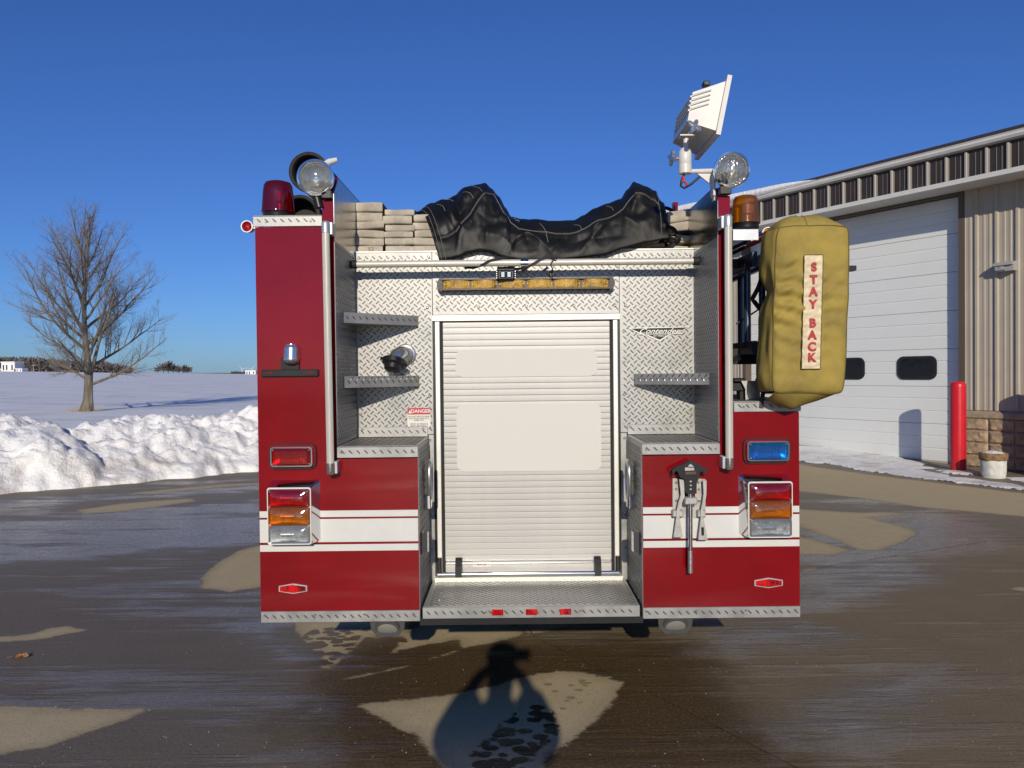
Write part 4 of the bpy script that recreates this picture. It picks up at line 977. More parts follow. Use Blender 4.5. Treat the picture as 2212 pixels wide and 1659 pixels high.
mb.build('head_rivets', M_dullchrome, WRC, kind='stuff')
# bracket belongs to the truck
br = part('wrench_bracket', MB().prism(outl([(215, 290), (300, 290), (300, 470), (370, 560), (500, 560), (530, 290), (640, 300), (640, 800), (215, 800)], -.004), -.006, -.0004), mat('cast_aluminium', (.42, .41, .38), .5, metal=.5, var=.15, vscale=30, bump=.0008, bscale=60), label='cast metal wrench mounting plate')
ca = mat('cast_aluminium', (0, 0, 0))
MB().box(Wp(360, 0, yw)[0], Wp(525, 0, yw)[0], -.072, -.03, Wp(0, 630, yw)[1], Wp(0, 535, yw)[1], .005).box(Wp(380, 0, yw)[0], Wp(500, 0, yw)[0], -.03, -.006, Wp(0, 620, yw)[1], Wp(0, 545, yw)[1]).build('handle_clip', ca, br)
for x0_, x1_ in ((210, 350), (535, 640)):
    MB().box(Wp(x0_, 700, -.03)[0], Wp(x1_, 700, -.03)[0], -.038, -.006, Wp(x0_, 790, -.03)[1], Wp(x0_, 700, -.03)[1], .004).build('spanner_clip', ca, br)
bolts(br, [(Wp(x, y, -.008)[0], -.0065, Wp(x, y, -.008)[1]) for x, y in ((265, 345), (265, 430), (265, 580), (550, 345), (555, 435), (560, 585), (640, 330))], r=.006)
# two spanner wrenches
for pts, lab in (([(300, 300), (360, 310), (368, 520), (330, 620), (300, 700), (305, 800), (345, 1050), (228, 1050), (262, 800), (268, 700), (290, 600), (320, 500)], 'left cast spanner wrench with a plain flared handle'),
                 ([(605, 310), (652, 315), (650, 500), (630, 620), (605, 700), (612, 800), (668, 1085), (545, 1085), (580, 800), (578, 700), (600, 600), (615, 480)], 'right cast spanner wrench with a slotted flared handle')):
    c = Wp(300 if 'left' in lab else 610, 700, -.045)
    t_ = thing('spanner_wrench', lab + ' on the right red panel', 'spanner wrench', (c[0], -.045, c[1]), group='spanner wrenches clipped to the red panel')
    o = MB().prism(outl(pts, -.045), -.050, -.039).build('spanner_body', ca, t_, 30)
    if 'right' in lab: MB().prism(outl([(585, 925), (620, 925), (622, 1030), (590, 1030)], -.05), -.0515, -.0501).build('spanner_slot', M_dark, t_)
    else:
        pass

# ================================================================== PHOTOGRAPHER (casts the shadow on the ground)
PR = thing('person', 'person in a bulky dark coat raising a phone with both hands, behind the camera', 'person', (-.14, -3.96, 0))
def skin(name, V, E_, rad, m, parent, root=0, sub=2):
    me = bpy.data.meshes.new(name); bo = off(parent)
    me.from_pydata([Vector(v) - bo for v in V], E_, []); ob = bpy.data.objects.new(name, me); col.objects.link(ob)
    ob.modifiers.new('skin', 'SKIN').use_smooth_shade = True
    for i, r in enumerate(rad): me.skin_vertices[0].data[i].radius = (r if isinstance(r, tuple) else (r, r))
    me.skin_vertices[0].data[root].use_root = True
    s = ob.modifiers.new('sub', 'SUBSURF'); s.levels = sub; s.render_levels = sub
    dg = bpy.context.evaluated_depsgraph_get(); me2 = bpy.data.meshes.new_from_object(ob.evaluated_get(dg)); bpy.data.objects.remove(ob)
    me2.materials.clear(); me2.materials.append(m); me2.name = name
    return link(name, me2, parent)
px, py = -.14, -3.98
M_coat = mat('dark_coat', (.02, .022, .03), .85, bump=.003, bscale=30); M_skin = mat('skin', (.42, .25, .18), .5); M_jean = mat('jeans', (.03, .04, .08), .85)
V = [(px, py, .95), (px, py, 1.12), (px, py, 1.32), (px, py + .01, 1.46), (px, py + .02, 1.54), (px, py + .03, 1.62), (px, py + .04, 1.72), (px, py + .03, 1.79),
     (px - .19, py, 1.43), (px - .25, py + .14, 1.33), (px - .13, py + .32, 1.52), (px - .075, py + .36, 1.57),
     (px + .19, py, 1.43), (px + .25, py + .14, 1.33), (px + .13, py + .32, 1.52), (px + .075, py + .36, 1.57),
     (px - .10, py, .84), (px - .12, py + .02, .48), (px - .12, py - .02, .09), (px - .13, py + .14, .04),
     (px + .10, py, .84), (px + .12, py + .02, .48), (px + .12, py - .02, .09), (px + .13, py + .14, .04)]
E2 = [(0, 1), (1, 2), (2, 3), (3, 4), (4, 5), (5, 6), (6, 7), (3, 8), (8, 9), (9, 10), (10, 11), (3, 12), (12, 13), (13, 14), (14, 15), (0, 16), (16, 17), (17, 18), (18, 19), (0, 20), (20, 21), (21, 22), (22, 23)]
rad = [.15, .14, .16, .11, .055, .08, .09, .06, .07, .055, .035, .028, .07, .055, .035, .028, .09, .065, .045, .035, .09, .065, .045, .035]
skin('body', V, E2, rad, M_skin, PR)
JV = [(px, py, .82), (px, py, .95), (px, py, 1.12), (px, py, 1.32), (px, py, 1.44), (px, py + .015, 1.53), (px - .185, py, 1.42), (px - .215, py + .14, 1.33), (px - .135, py + .29, 1.49), (px + .185, py, 1.42), (px + .215, py + .14, 1.33), (px + .135, py + .29, 1.49)]
skin('coat', JV, [(0, 1), (1, 2), (2, 3), (3, 4), (4, 5), (4, 6), (6, 7), (7, 8), (4, 9), (9, 10), (10, 11)], [.22, .215, .205, .20, .17, .12, .12, .105, .08, .12, .105, .08], M_coat, PR, 1)
skin('trousers', [(px, py, .92), (px - .10, py, .82), (px - .12, py + .02, .48), (px - .12, py - .02, .12), (px + .10, py, .82), (px + .12, py + .02, .48), (px + .12, py - .02, .12)], [(0, 1), (1, 2), (2, 3), (0, 4), (4, 5), (5, 6)], [.16, .105, .08, .07, .105, .08, .07], M_jean, PR)
skin('knit_cap', [(px, py + .02, 1.70), (px, py + .02, 1.78), (px, py + .02, 1.85)], [(0, 1), (1, 2)], [.105, .11, .07], M_coat, PR)
for s in (-1, 1):
    for i in range(4):
        z = 1.56 + .021 * i; x = px + s * .07
        skin('finger', [(x, py + .36, z), (x + s * .0, py + .385, z + .004), (x - s * .02, py + .395, z + .006), (x - s * .04, py + .392, z + .006)], [(0, 1), (1, 2), (2, 3)], [.011, .010, .009, .008], M_skin, PR, 0, 1)
    skin('thumb', [(px + s * .09, py + .35, 1.56), (px + s * .075, py + .345, 1.585), (px + s * .05, py + .358, 1.60)], [(0, 1), (1, 2)], [.013, .012, .009], M_skin, PR, 0, 1)
    skin('shoe', [(px + s * .12, py - .05, .05), (px + s * .13, py + .08, .05), (px + s * .14, py + .19, .04)], [(0, 1), (1, 2)], [.05, .05, .04], M_rubber, PR, 0, 1)
    MB().lathe([(.006, 0), (.008, .004), (.002, .007)], (px + s * .035, py + .125, 1.70), (0, 1, 0), 8).build('eye', M_glassdark, PR)
MB().tube([(px, py + .115, 1.70), (px, py + .145, 1.665), (px, py + .12, 1.655)], [.008, .014, .01], 8).build('nose', M_skin, PR, 60)
MB().box(px - .025, px + .025, py + .10, py + .118, 1.62, 1.628).build('mouth', M_danger, PR)
ph = thing('phone', 'black phone held up level in both hands of the photographer', 'phone', (px + .09, -3.60, 1.61))
MB().box(-.13, .03, -3.605, -3.597, 1.60, 1.672, .004).build('phone_case', M_black, ph)
# ================================================================== GROUND
def struct(o): o['kind'] = 'structure'; return o
Z6 = lambda x, y: S(x, y, 0, 1400, 2.572)
Z7 = lambda x, y: S(x, y, 760, 1500, 2.572)
DRY = [
 [Z7(*q) for q in ((350, 680), (560, 650), (900, 620), (1180, 555), (1440, 490), (1640, 455), (1800, 460), (1960, 500), (2060, 535), (2000, 600), (1960, 700), (1860, 800), (1780, 850), (1720, 900), (1620, 970), (1540, 980), (1520, 1180), (950, 1180), (860, 1040), (760, 940), (700, 860), (600, 830), (540, 780), (450, 740))],
 [Z7(*q) for q in ((620, 270), (700, 190), (780, 140), (1300, 130), (1410, 215), (1350, 250), (1000, 318), (1005, 262), (960, 255), (760, 290), (540, 350))],
 [Z7(*q) for q in ((-80, 150), (0, 130), (420, 100), (700, 100), (640, 230), (560, 240), (440, 250), (380, 260), (330, 300), (240, 370), (180, 435), (125, 440), (105, 390), (150, 340), (60, 320), (20, 290), (-40, 210))],
 [Z7(*q) for q in ((1330, 120), (1700, 120), (1720, 165), (1500, 210), (1460, 218), (1400, 180))],
 [(427, 1270), (440, 1245), (470, 1215), (510, 1190), (562, 1176), (700, 1170), (700, 1262), (562, 1268), (500, 1278)],
 [(-60, 1521), (100, 1530), (200, 1535), (270, 1531), (332, 1528), (290, 1548), (200, 1580), (100, 1615), (-60, 1640)],
 [(-60, 1380), (60, 1370), (110, 1357), (150, 1352), (190, 1360), (150, 1368), (90, 1380), (-60, 1392)],
 [(165, 1102), (250, 1089), (330, 1082), (415, 1076), (425, 1082), (330, 1096), (250, 1106), (180, 1110)],
 [(260, 1067), (400, 1053), (480, 1046), (600, 1041), (600, 1044), (470, 1053), (330, 1068)],
 [(1700, 1000), (1728, 1006), (2000, 1040), (2300, 1076), (2300, 1125), (2150, 1110), (1980, 1095), (1850, 1075), (1700, 1058)],
 [(1700, 1098), (1850, 1107), (1950, 1108), (1958, 1112), (1880, 1118), (1960, 1140), (1985, 1150), (1960, 1168), (1900, 1190), (1860, 1190), (1700, 1125)],
 [(1700, 1150), (1800, 1178), (1840, 1190), (1800, 1200), (1740, 1198), (1700, 1196)],
 [(2170, 1272), (2230, 1266), (2230, 1278)], [(1724, 1232), (1760, 1225), (1780, 1226), (1740, 1236)],
 [(2050, 1166), (2090, 1164), (2085, 1170)],
 [Z7(*q) for q in ((1985, 482), (2040, 478), (2050, 492), (2010, 500))], [Z7(*q) for q in ((2070, 500), (2100, 508), (2135, 526), (2090, 520))], [Z7(*q) for q in ((250, 508), (640, 425), (1000, 320), (1005, 326), (640, 436), (255, 514))],
]
LUG = [[Z7(*q) for q in ((-120, 330), (60, 180), (420, 170), (420, 200), (300, 310), (150, 420), (-30, 420))],
       [Z7(*q) for q in ((200, 440), (420, 220), (660, 250), (640, 330), (420, 420), (240, 460))],
       [Z7(*q) for q in ((960, 1120), (1150, 920), (1320, 740), (1480, 640), (1640, 720), (1620, 860), (1500, 960), (1350, 1180), (960, 1180))]]
LUG2 = [[Z7(*q) for q in ((1480, 640), (1540, 480), (1900, 490), (1900, 560), (1700, 760), (1640, 780))]]
ICE_SHEEN = [[(-80, 1075), (250, 1066), (600, 1044), (600, 1056), (430, 1070), (200, 1085), (-80, 1105)],  # thin ice at left; at right grey wet sheen painted into the colour
       [(-80, 1118), (150, 1112), (600, 1070), (600, 1170), (430, 1190), (200, 1212), (-80, 1228)],
       [(470, 1340), (620, 1330), (640, 1420), (560, 1400), (480, 1372)],
       [(660, 1560), (700, 1545), (760, 1620), (780, 1680), (680, 1680)],
       [(1700, 1250), (1730, 1160), (2000, 1110), (2120, 1118), (2200, 1180), (2010, 1215), (2050, 1260), (1900, 1300), (1700, 1330)],
       [(1500, 1340), (1740, 1340), (1900, 1370), (1700, 1420), (1520, 1400)],
       [(1620, 1560), (1750, 1500), (2050, 1420), (2060, 1500), (1900, 1590), (1700, 1640)],
       [(1720, 1130), (2000, 1165), (1990, 1195), (1720, 1230)]]
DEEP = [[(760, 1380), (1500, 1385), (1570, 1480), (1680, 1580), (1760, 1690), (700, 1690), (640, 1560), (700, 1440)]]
COOL = [[(-200, 1150), (560, 1120), (610, 1340), (700, 1480), (620, 1560), (560, 1700), (-200, 1700)]]
def sdf(polys, X, Y):
    best = np.full(X.shape, -9.0)
    for P in polys:
        P = np.array([G(*q) for q in P]); d = np.full(X.shape, 1e9); ins = np.zeros(X.shape, bool)
        n = len(P)
        for i in range(n):
            a = P[i]; b = P[(i + 1) % n]; e = b - a; wx = X - a[0]; wy = Y - a[1]
            t = np.clip((wx * e[0] + wy * e[1]) / (e @ e + 1e-12), 0, 1)
            d = np.minimum(d, (wx - e[0] * t) ** 2 + (wy - e[1] * t) ** 2)
            c = ((a[1] <= Y) & (b[1] > Y) & ((e[0] * wy - wx * e[1]) > 0)) | ((a[1] > Y) & (b[1] <= Y) & ((e[0] * wy - wx * e[1]) < 0))
            ins ^= c
        s = np.sqrt(d) * np.where(ins, 1, -1); best = np.maximum(best, s)
    return best
# building frame: origin on the door plane, local x to the right along the wall, y into the building
B0 = Vector((7.51, 9.71, 0)); BA = atan2(-.848, .529)
def apron_z(X, Y):
    s = (X - B0.x) * -.529 + (Y - B0.y) * .848; n = (X - B0.x) * -.848 + (Y - B0.y) * -.529
    return .036 * np.clip(s, 0, 8) * np.clip(1 - n / 4.0, 0, 1)
xs = np.concatenate([np.linspace(-60, -12, 25)[:-1], np.arange(-12, 12.01, .06), np.linspace(12, 60, 25)[1:]])
ys = np.concatenate([np.linspace(-60, -.9, 30)[:-1], np.arange(-.9, 3, .035), np.arange(3, 16, .08), np.linspace(16, 60, 25)])
XX, YY = np.meshgrid(xs, ys); ZZ = apron_z(XX, YY)
# pavement stops at the snow bank on the left
nx_, ny_ = len(xs), len(ys)
me = bpy.data.meshes.new('pavement')
vv = np.stack([XX, YY, ZZ], -1).reshape(-1, 3)
ii = np.arange((ny_ - 1) * nx_).reshape(ny_ - 1, nx_)[:, :-1].reshape(-1)
ff = np.stack([ii, ii + 1, ii + nx_ + 1, ii + nx_], -1)
yb_lim = np.interp(XX.ravel(), [-60, -14.5, -6.9, -4.35, -1.0, .8, 2.0], [-19, 3.6, 7.45, 9.75, 12.3, 19, 200]) + 1.6
ff = ff[(YY.ravel() < yb_lim)[ff].any(axis=1)]
me.vertices.add(len(vv)); me.vertices.foreach_set('co', vv.ravel())
me.loops.add(ff.size); me.loops.foreach_set('vertex_index', ff.ravel().astype(np.int32)); me.polygons.add(len(ff))
me.polygons.foreach_set('loop_start', np.arange(0, ff.size, 4, dtype=np.int32)); me.polygons.foreach_set('loop_total', np.full(len(ff), 4, dtype=np.int32))
me.update(); me.validate()
for nm, pol in (('dry', DRY), ('lug', LUG), ('lug_light', LUG2), ('ice', ICE_SHEEN), ('deep', DEEP), ('cool', COOL)):
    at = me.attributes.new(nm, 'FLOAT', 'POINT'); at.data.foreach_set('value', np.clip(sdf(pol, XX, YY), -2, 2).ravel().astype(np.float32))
PV = struct(link('pavement', me))

m = bpy.data.materials.new('wet_concrete'); m.use_nodes = True; t = m.node_tree; n = t.nodes; l = t.links; b = n['Principled BSDF']
tc = n.new('ShaderNodeTexCoord')
def N(k, **kw):
    o = n.new(k)
    for a, v in kw.items(): setattr(o, a, v)
    return o
def noi(scale, det=4, rough=.6, vec=None, st=None):
    o = N('ShaderNodeTexNoise'); o.inputs['Scale'].default_value = scale; o.inputs['Detail'].default_value = det; o.inputs['Roughness'].default_value = rough
    src = vec or tc.outputs['Object']
    if st:
        mp = N('ShaderNodeMapping'); mp.inputs['Scale'].default_value = st[0:3]; mp.inputs['Rotation'].default_value = (0, 0, st[3] if len(st) > 3 else 0); l.new(src, mp.inputs[0]); src = mp.outputs[0]
    l.new(src, o.inputs['Vector']); return o.outputs[0]
def M2(op, a, c, clamp=False):
    o = N('ShaderNodeMath', operation=op); o.use_clamp = clamp
    for i, q in enumerate((a, c)):
        if isinstance(q, (int, float)): o.inputs[i].default_value = q
        elif q is not None: l.new(q, o.inputs[i])
    return o.outputs[0]
def MR(v, a, c, d=0.0, e=1.0):
    o = N('ShaderNodeMapRange'); o.interpolation_type = 'SMOOTHSTEP'
    for i, q in zip((1, 2, 3, 4), (a, c, d, e)): o.inputs[i].default_value = q
    l.new(v, o.inputs[0]); return o.outputs[0]
def MX(f, a, c):
    o = N('ShaderNodeMix', data_type='RGBA')
    if isinstance(f, (int, float)): o.inputs[0].default_value = f
    else: l.new(f, o.inputs[0])
    for i, q in ((6, a), (7, c)):
        if isinstance(q, tuple): o.inputs[i].default_value = (*q, 1)
        else: l.new(q, o.inputs[i])
    return o.outputs[2]
def ATT(nm):
    o = N('ShaderNodeAttribute', attribute_name=nm); return o.outputs['Fac']
edge = M2('ADD', M2('MULTIPLY', M2('SUBTRACT', noi(7, 5, .7), .5), .10), M2('MULTIPLY', M2('SUBTRACT', noi(2.2, 3, .5), .5), .10))
edge = M2('ADD', edge, M2('MULTIPLY', M2('SUBTRACT', noi(55, 4, .75), .5), .035))
dry0 = MR(M2('ADD', ATT('dry'), edge), -.012, .020)
vor = N('ShaderNodeTexVoronoi', feature='DISTANCE_TO_EDGE'); vor.inputs['Scale'].default_value = 12.5; vor.inputs['Randomness'].default_value = .65
mpv = N('ShaderNodeMapping'); mpv.inputs['Rotation'].default_value = (0, 0, .7); mpv.inputs['Scale'].default_value = (1, 1.3, 1); l.new(tc.outputs['Object'], mpv.inputs[0]); l.new(mpv.outputs[0], vor.inputs['Vector'])
vf = N('ShaderNodeTexVoronoi', feature='SMOOTH_F1'); vf.inputs['Scale'].default_value = 12.0; vf.inputs['Randomness'].default_value = .75; vf.inputs['Smoothness'].default_value = .15; l.new(mpv.outputs[0], vf.inputs['Vector'])
lugcell = MR(M2('ADD', vf.outputs['Distance'], M2('MULTIPLY', M2('SUBTRACT', noi(22, 4, .65), .5), .34)), .60, .52)
lug = M2('MULTIPLY', lugcell, MR(M2('ADD', ATT('lug'), edge), -.01, .01))
vor2 = N('ShaderNodeTexVoronoi'); vor2.inputs['Scale'].default_value = 13; l.new(mpv.outputs[0], vor2.inputs['Vector'])
lug2 = M2('MULTIPLY', M2('MULTIPLY', MR(M2('ADD', vor2.outputs['Distance'], M2('MULTIPLY', M2('SUBTRACT', noi(40, 2), .5), .2)), .36, .28), MR(ATT('lug_light'), 0, .03)), .45)
dry = M2('MULTIPLY', M2('MULTIPLY', dry0, M2('SUBTRACT', 1, lug)), M2('SUBTRACT', 1, lug2))
ice = MR(M2('ADD', ATT('ice'), M2('MULTIPLY', M2('SUBTRACT', noi(1.8, 5, .7), .5), .9)), -.15, .35)
# a damp grey margin far from the camera, where water has thinned
sepx = N('ShaderNodeSeparateXYZ'); l.new(tc.outputs['Object'], sepx.inputs[0])
far_ = MR(sepx.outputs['Y'], 1.2, 6.5)
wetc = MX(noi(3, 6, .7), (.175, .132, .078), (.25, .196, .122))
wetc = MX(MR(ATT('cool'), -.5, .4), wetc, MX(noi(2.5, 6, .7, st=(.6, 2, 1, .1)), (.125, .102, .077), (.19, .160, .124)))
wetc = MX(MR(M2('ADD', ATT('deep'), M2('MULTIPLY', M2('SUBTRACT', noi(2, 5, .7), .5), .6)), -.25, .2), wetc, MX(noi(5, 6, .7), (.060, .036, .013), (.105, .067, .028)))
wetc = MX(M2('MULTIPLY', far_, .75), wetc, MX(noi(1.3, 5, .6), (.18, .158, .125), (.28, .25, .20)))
wetc = MX(MR(noi(160, 3, .7), .62, .72), wetc, (.17, .14, .10))
dryc = MX(noi(5, 6, .7), (.45, .365, .215), (.60, .49, .30))
dryc = MX(M2('MULTIPLY', MR(noi(60, 4, .7), .55, .7), .35), dryc, (.28, .23, .16))
dryc = MX(M2('MULTIPLY', MR(M2('ADD', ATT('dry'), edge), .12, .0), .35), dryc, (.24, .19, .13))
dryc = MX(MR(noi(130, 2, .6), .68, .76), dryc, (.58, .51, .40))
ice_sheen_c = MX(noi(9, 5, .6, st=(1, 5, 1, .0)), (.12, .12, .125), (.25, .26, .28))
base = MX(M2('MULTIPLY', ice, .62), wetc, ice_sheen_c)
streak = MR(noi(1.7, 7, .72, st=(.5, 5, 1, .10)), .50, .80)
base = MX(M2('MULTIPLY', M2('MULTIPLY', ice, streak), .8), base, (.36, .36, .38))  # pale sheen streaks put into the base colour
base = MX(dry, base, dryc)
grain = noi(70, 6, .8)
base = MX(M2('MULTIPLY', MR(grain, .50, .66), .40), base, (.32, .265, .19))
base = MX(M2('MULTIPLY', MR(grain, .48, .36), .45), base, (.03, .022, .014))
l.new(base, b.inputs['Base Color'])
strk = M2('MULTIPLY', M2('SUBTRACT', noi(1.6, 9, .7, st=(.35, 7, 1, .12)), .5), .55)
film = MR(M2('ADD', M2('ADD', noi(.9, 7, .68, st=(.45, 1.7, 1, .18)), strk), M2('MULTIPLY', ice, .13)), .49, .62)
wr_ = M2('SUBTRACT', .60, M2('MULTIPLY', film, .33))
wr_ = M2('ADD', wr_, M2('MULTIPLY', M2('SUBTRACT', noi(25, 4, .7), .5), .16))
rg = N('ShaderNodeMix', data_type='FLOAT'); l.new(dry, rg.inputs[0]); l.new(wr_, rg.inputs[2]); rg.inputs[3].default_value = .92
l.new(rg.outputs[0], b.inputs['Roughness']); 
sp = N('ShaderNodeMix', data_type='FLOAT'); l.new(dry, sp.inputs[0]); l.new(M2('ADD', .12, M2('MULTIPLY', film, .30)), sp.inputs[2]); sp.inputs[3].default_value = .2; l.new(sp.outputs[0], b.inputs['Specular IOR Level'])
hgt = M2('ADD', M2('MULTIPLY', noi(90, 6, .75), .0042), M2('MULTIPLY', M2('MULTIPLY', noi(7, 5, .6, st=(1, 5, 1, .12)), M2('ADD', M2('MULTIPLY', ice, .9), .12)), .014))
hgt = M2('ADD', hgt, M2('MULTIPLY', dry, .002))
hgt = M2('ADD', hgt, M2('MULTIPLY', M2('MULTIPLY', noi(9, 7, .72, st=(.9, 3.0, 1, -.40)), M2('MULTIPLY', film, M2('SUBTRACT', 1, dry))), .018))
bp = N('ShaderNodeBump'); bp.inputs['Distance'].default_value = 1.0; bp.inputs['Strength'].default_value = .55; l.new(hgt, bp.inputs['Height']); l.new(bp.outputs[0], b.inputs['Normal'])
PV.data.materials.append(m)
# slab joints
M_joint = mat('joint_filler', (.022, .017, .012), .9)
def joint(a, b_, w=.004):
    A = Vector((*G(*a), .0035)); Bq = Vector((*G(*b_), .0035)); d = (Bq - A).normalized(); s = Vector((-d.y, d.x, 0)) * w
    k = 40; vs = []; 
    for i in range(k + 1):
        p = A.lerp(Bq, i / k); j = .25 + .75 * abs(noise.noise(p * 9)) * 2; vs += [p + s * j, p - s * j]
    MB().add(vs, [(2 * i, 2 * i + 1, 2 * i + 3, 2 * i + 2) for i in range(k)]).build('slab_joint', M_joint, PV)
joint(Z7(1480, 235), Z7(2000, 500)); joint((1390, 1490), (1760, 1680), .005)
joint((1135, 1350), Z7(1480, 235)); joint((1700, 1238), (2130, 1170)); joint((0, 1215), (560, 1140), .003)
# scattered grit and a dead leaf
gr = MB(); R3 = random.Random(11)
for i in range(420):
    x, y = G(R3.uniform(0, 2212), R3.uniform(1180, 1658)); r = R3.uniform(.0012, .0035)
    gr.lathe([(r * .5, 0), (r, r * .5), (r * .3, r)], (x, y, .0), (R3.uniform(-.3, .3), R3.uniform(-.3, .3), 1), 5)
tag(gr.build('grit', mat('pale_grit', (.42, .38, .32), .8)), 'pale grit and tiny stones scattered over the wet concrete', 'grit', kind='stuff')
lx, ly = G(45, 1421)
def leaf(u, v):
    a = (u - .5) * 2; b_ = (v - .5) * 2; wdt = (1 - abs(a) ** 1.6) * (.7 + .3 * abs(sin(a * 8)))
    return (lx + a * .045 + b_ * .01, ly + b_ * .028 * wdt, .004 + .018 * b_ * b_ * wdt + .008 * a * a + .004 * sin(a * 7))
LF = thing('dead_leaf', 'single curled brown leaf lying on the wet pavement at lower left', 'leaf', (lx, ly, 0))
MB().grid(leaf, 16, 8).build('leaf_blade', mat('dry_leaf', (.30, .14, .05), .8, var=.3, vscale=60), LF, 60)
MB().tube([(lx - .045, ly, .012), (lx - .075, ly - .01, .004)], .0012, 5).build('stalk', mat('dry_leaf', (0, 0, 0)), LF)

# ================================================================== SNOW FIELD, BANK
def fbm(p, o=4):
    s = 0; a = .5
    for i in range(o): s += a * noise.noise(p); p = p * 2.07; a *= .5
    return s
M_snow = bpy.data.materials.new('snow'); M_snow.use_nodes = True
t = M_snow.node_tree; n = t.nodes; l = t.links; b = n['Principled BSDF']; tc = n.new('ShaderNodeTexCoord')
b.inputs['Roughness'].default_value = .75; b.inputs['Subsurface Weight'].default_value = .0; b.inputs['Specular IOR Level'].default_value = .25
sepz = N('ShaderNodeSeparateXYZ'); l.new(tc.outputs['Object'], sepz.inputs[0])
dirt = M2('MULTIPLY', MR(noi(1.6, 6, .7), .47, .66), MR(sepz.outputs['Z'], .75, .1))
c_ = MX(M2('MULTIPLY', dirt, .6), (.93, .92, .90), (.52, .44, .35)); c_ = MX(MR(noi(45, 3, .7), .70, .76), c_, (.35, .28, .2))
l.new(c_, b.inputs['Base Color'])
bp = N('ShaderNodeBump'); bp.inputs['Distance'].default_value = .06; bp.inputs['Strength'].default_value = .8; l.new(noi(13, 7, .7), bp.inputs['Height']); l.new(bp.outputs[0], b.inputs['Normal'])
# bank: runs along a line from the near left to behind the engine
BA0 = Vector((-14.5, 3.6)); BA1 = Vector((-6.9, 7.45)); BA2 = Vector((-4.35, 9.75)); BA3 = Vector((-1.0, 12.3)); BA4 = Vector((.8, 19))
def base_pt(s):
    L = [BA0, BA1, BA2, BA3, BA4]; d = [(b_ - a).length for a, b_ in zip(L, L[1:])]; q = s * sum(d)
    for a, b_, k in zip(L, L[1:], d):
        if q <= k: return a.lerp(b_, q / k)
        q -= k
    return L[-1]
def bank(u, v):
    p0 = base_pt(u); nrm = Vector((-.62, .78)); Wd = 5.0
    q = p0 + nrm * (Wd * v); 
    h = 1.12 + .10 * sin(u * 9 + 2) - .22 * max(0, min(1, (p0.x + 8.5) / 4)) + .12 * fbm(Vector((q.x * .5, q.y * .5, 0)))
    xx = q.x
    # lower saddle where two ploughed heaps meet, crossing the bank at a slant
    sad = xx + 6.15 + 4.3 * v + .15 * noise.noise(Vector((q.y * 2, 0, 0)))
    tt = max(0, min(1, (sad + .05) / .22)); tt = tt * tt * (3 - 2 * tt)
    h *= 1 - .52 * tt * exp(-max(0, sad) / .75) * max(0, 1 - v * 1.2)
    prof = (min(1, v / .36)) ** .75 if v < .36 else max(0, 1 - ((v - .36) / .64) ** 1.5)
    z = h * prof
    V_ = Vector((q.x, q.y, z))
    lump = .26 * (fbm(V_ * 1.1, 3)) + .12 * (.5 - abs(noise.noise(V_ * 2.6))) + .075 * (.45 - abs(noise.noise(V_ * 6.0 + Vector((5, 2, 1))))) + .030 * noise.noise(V_ * 13)
    cell = noise.voronoi(V_ * 1.9)[0]; lump += .15 * (cell[1] - cell[0]) - .05
    cell = noise.voronoi(V_ * 5.0)[0]; lump += .035 * (cell[1] - cell[0])
    k = min(1, v * 9) * min(1, (1 - v) * 4)
    z += lump * k
    e = noise.noise(Vector((q.x * 1.4, q.y * 1.4, 7))) * .3 + noise.noise(Vector((q.x * 5, q.y * 5, 3))) * .1
    q = q + nrm * e * (1 - v) ** 2
    return (q.x, q.y, z + (.0 if v > 0 else -.06))
SB = MB().grid(bank, 620, 130).build('snow_bank', M_snow, None, 180)
tag(SB, 'long lumpy bank of ploughed white snow along the left pavement edge', 'snow bank', kind='stuff')
# field
M_field = bpy.data.materials.new('field_snow'); M_field.use_nodes = True
t = M_field.node_tree; n = t.nodes; l = t.links; b = n['Principled BSDF']; tc = n.new('ShaderNodeTexCoord')
b.inputs['Roughness'].default_value = .7; b.inputs['Specular IOR Level'].default_value = .3
c_ = MX(noi(.25, 6, .6, st=(1, .35, 1, .2)), (.86, .88, .91), (.93, .93, .92))
c_ = MX(M2('MULTIPLY', MR(noi(.16, 8, .72, st=(.5, 3, 1, .12)), .55, .66), .6), c_, (.46, .38, .28))
c_ = MX(M2('MULTIPLY', MR(noi(.35, 10, .85, st=(.6, 1.4, 1, .1)), .50, .56), .6), c_, (.62, .60, .58))
c_ = MX(M2('MULTIPLY', MR(noi(2.5, 5, .7, st=(1, 3, 1, .1)), .60, .70), .5), c_, (.9, .9, .9))
l.new(c_, b.inputs['Base Color'])
bp = N('ShaderNodeBump'); bp.inputs['Distance'].default_value = .15; bp.inputs['Strength'].default_value = .5; l.new(noi(2.0, 9, .75, st=(.7, 2.2, 1, .1)), bp.inputs['Height']); l.new(bp.outputs[0], b.inputs['Normal'])
def field_z(x, y):
    d = sqrt(x * x + (y - CY) ** 2); az = atan2(x, y - CY)
    k = .0040 + .0072 * max(0, min(1, (-az - .31) / .28))
    e = max(0, min(1, (d - 18) / 20))
    z = -.02 + k * max(0, d - 20) * (1 if d < 700 else 0) + (k * 680 if d >= 700 else 0) 
    if d > 700: z -= (d - 700) * .0022
    return z + e * .25 * noise.noise(Vector((x * .03, y * .06, 0))) * min(1, d / 120 + .3)
rs = [0, 1.5, 3, 5, 8, 12, 17, 24, 33, 45, 60, 80, 110, 150, 200, 270, 360, 480, 600, 700, 760, 900, 1200, 1800, 2600, 3600]
L5 = [base_pt(i / 160) for i in range(161)]
vs = []; fs = []
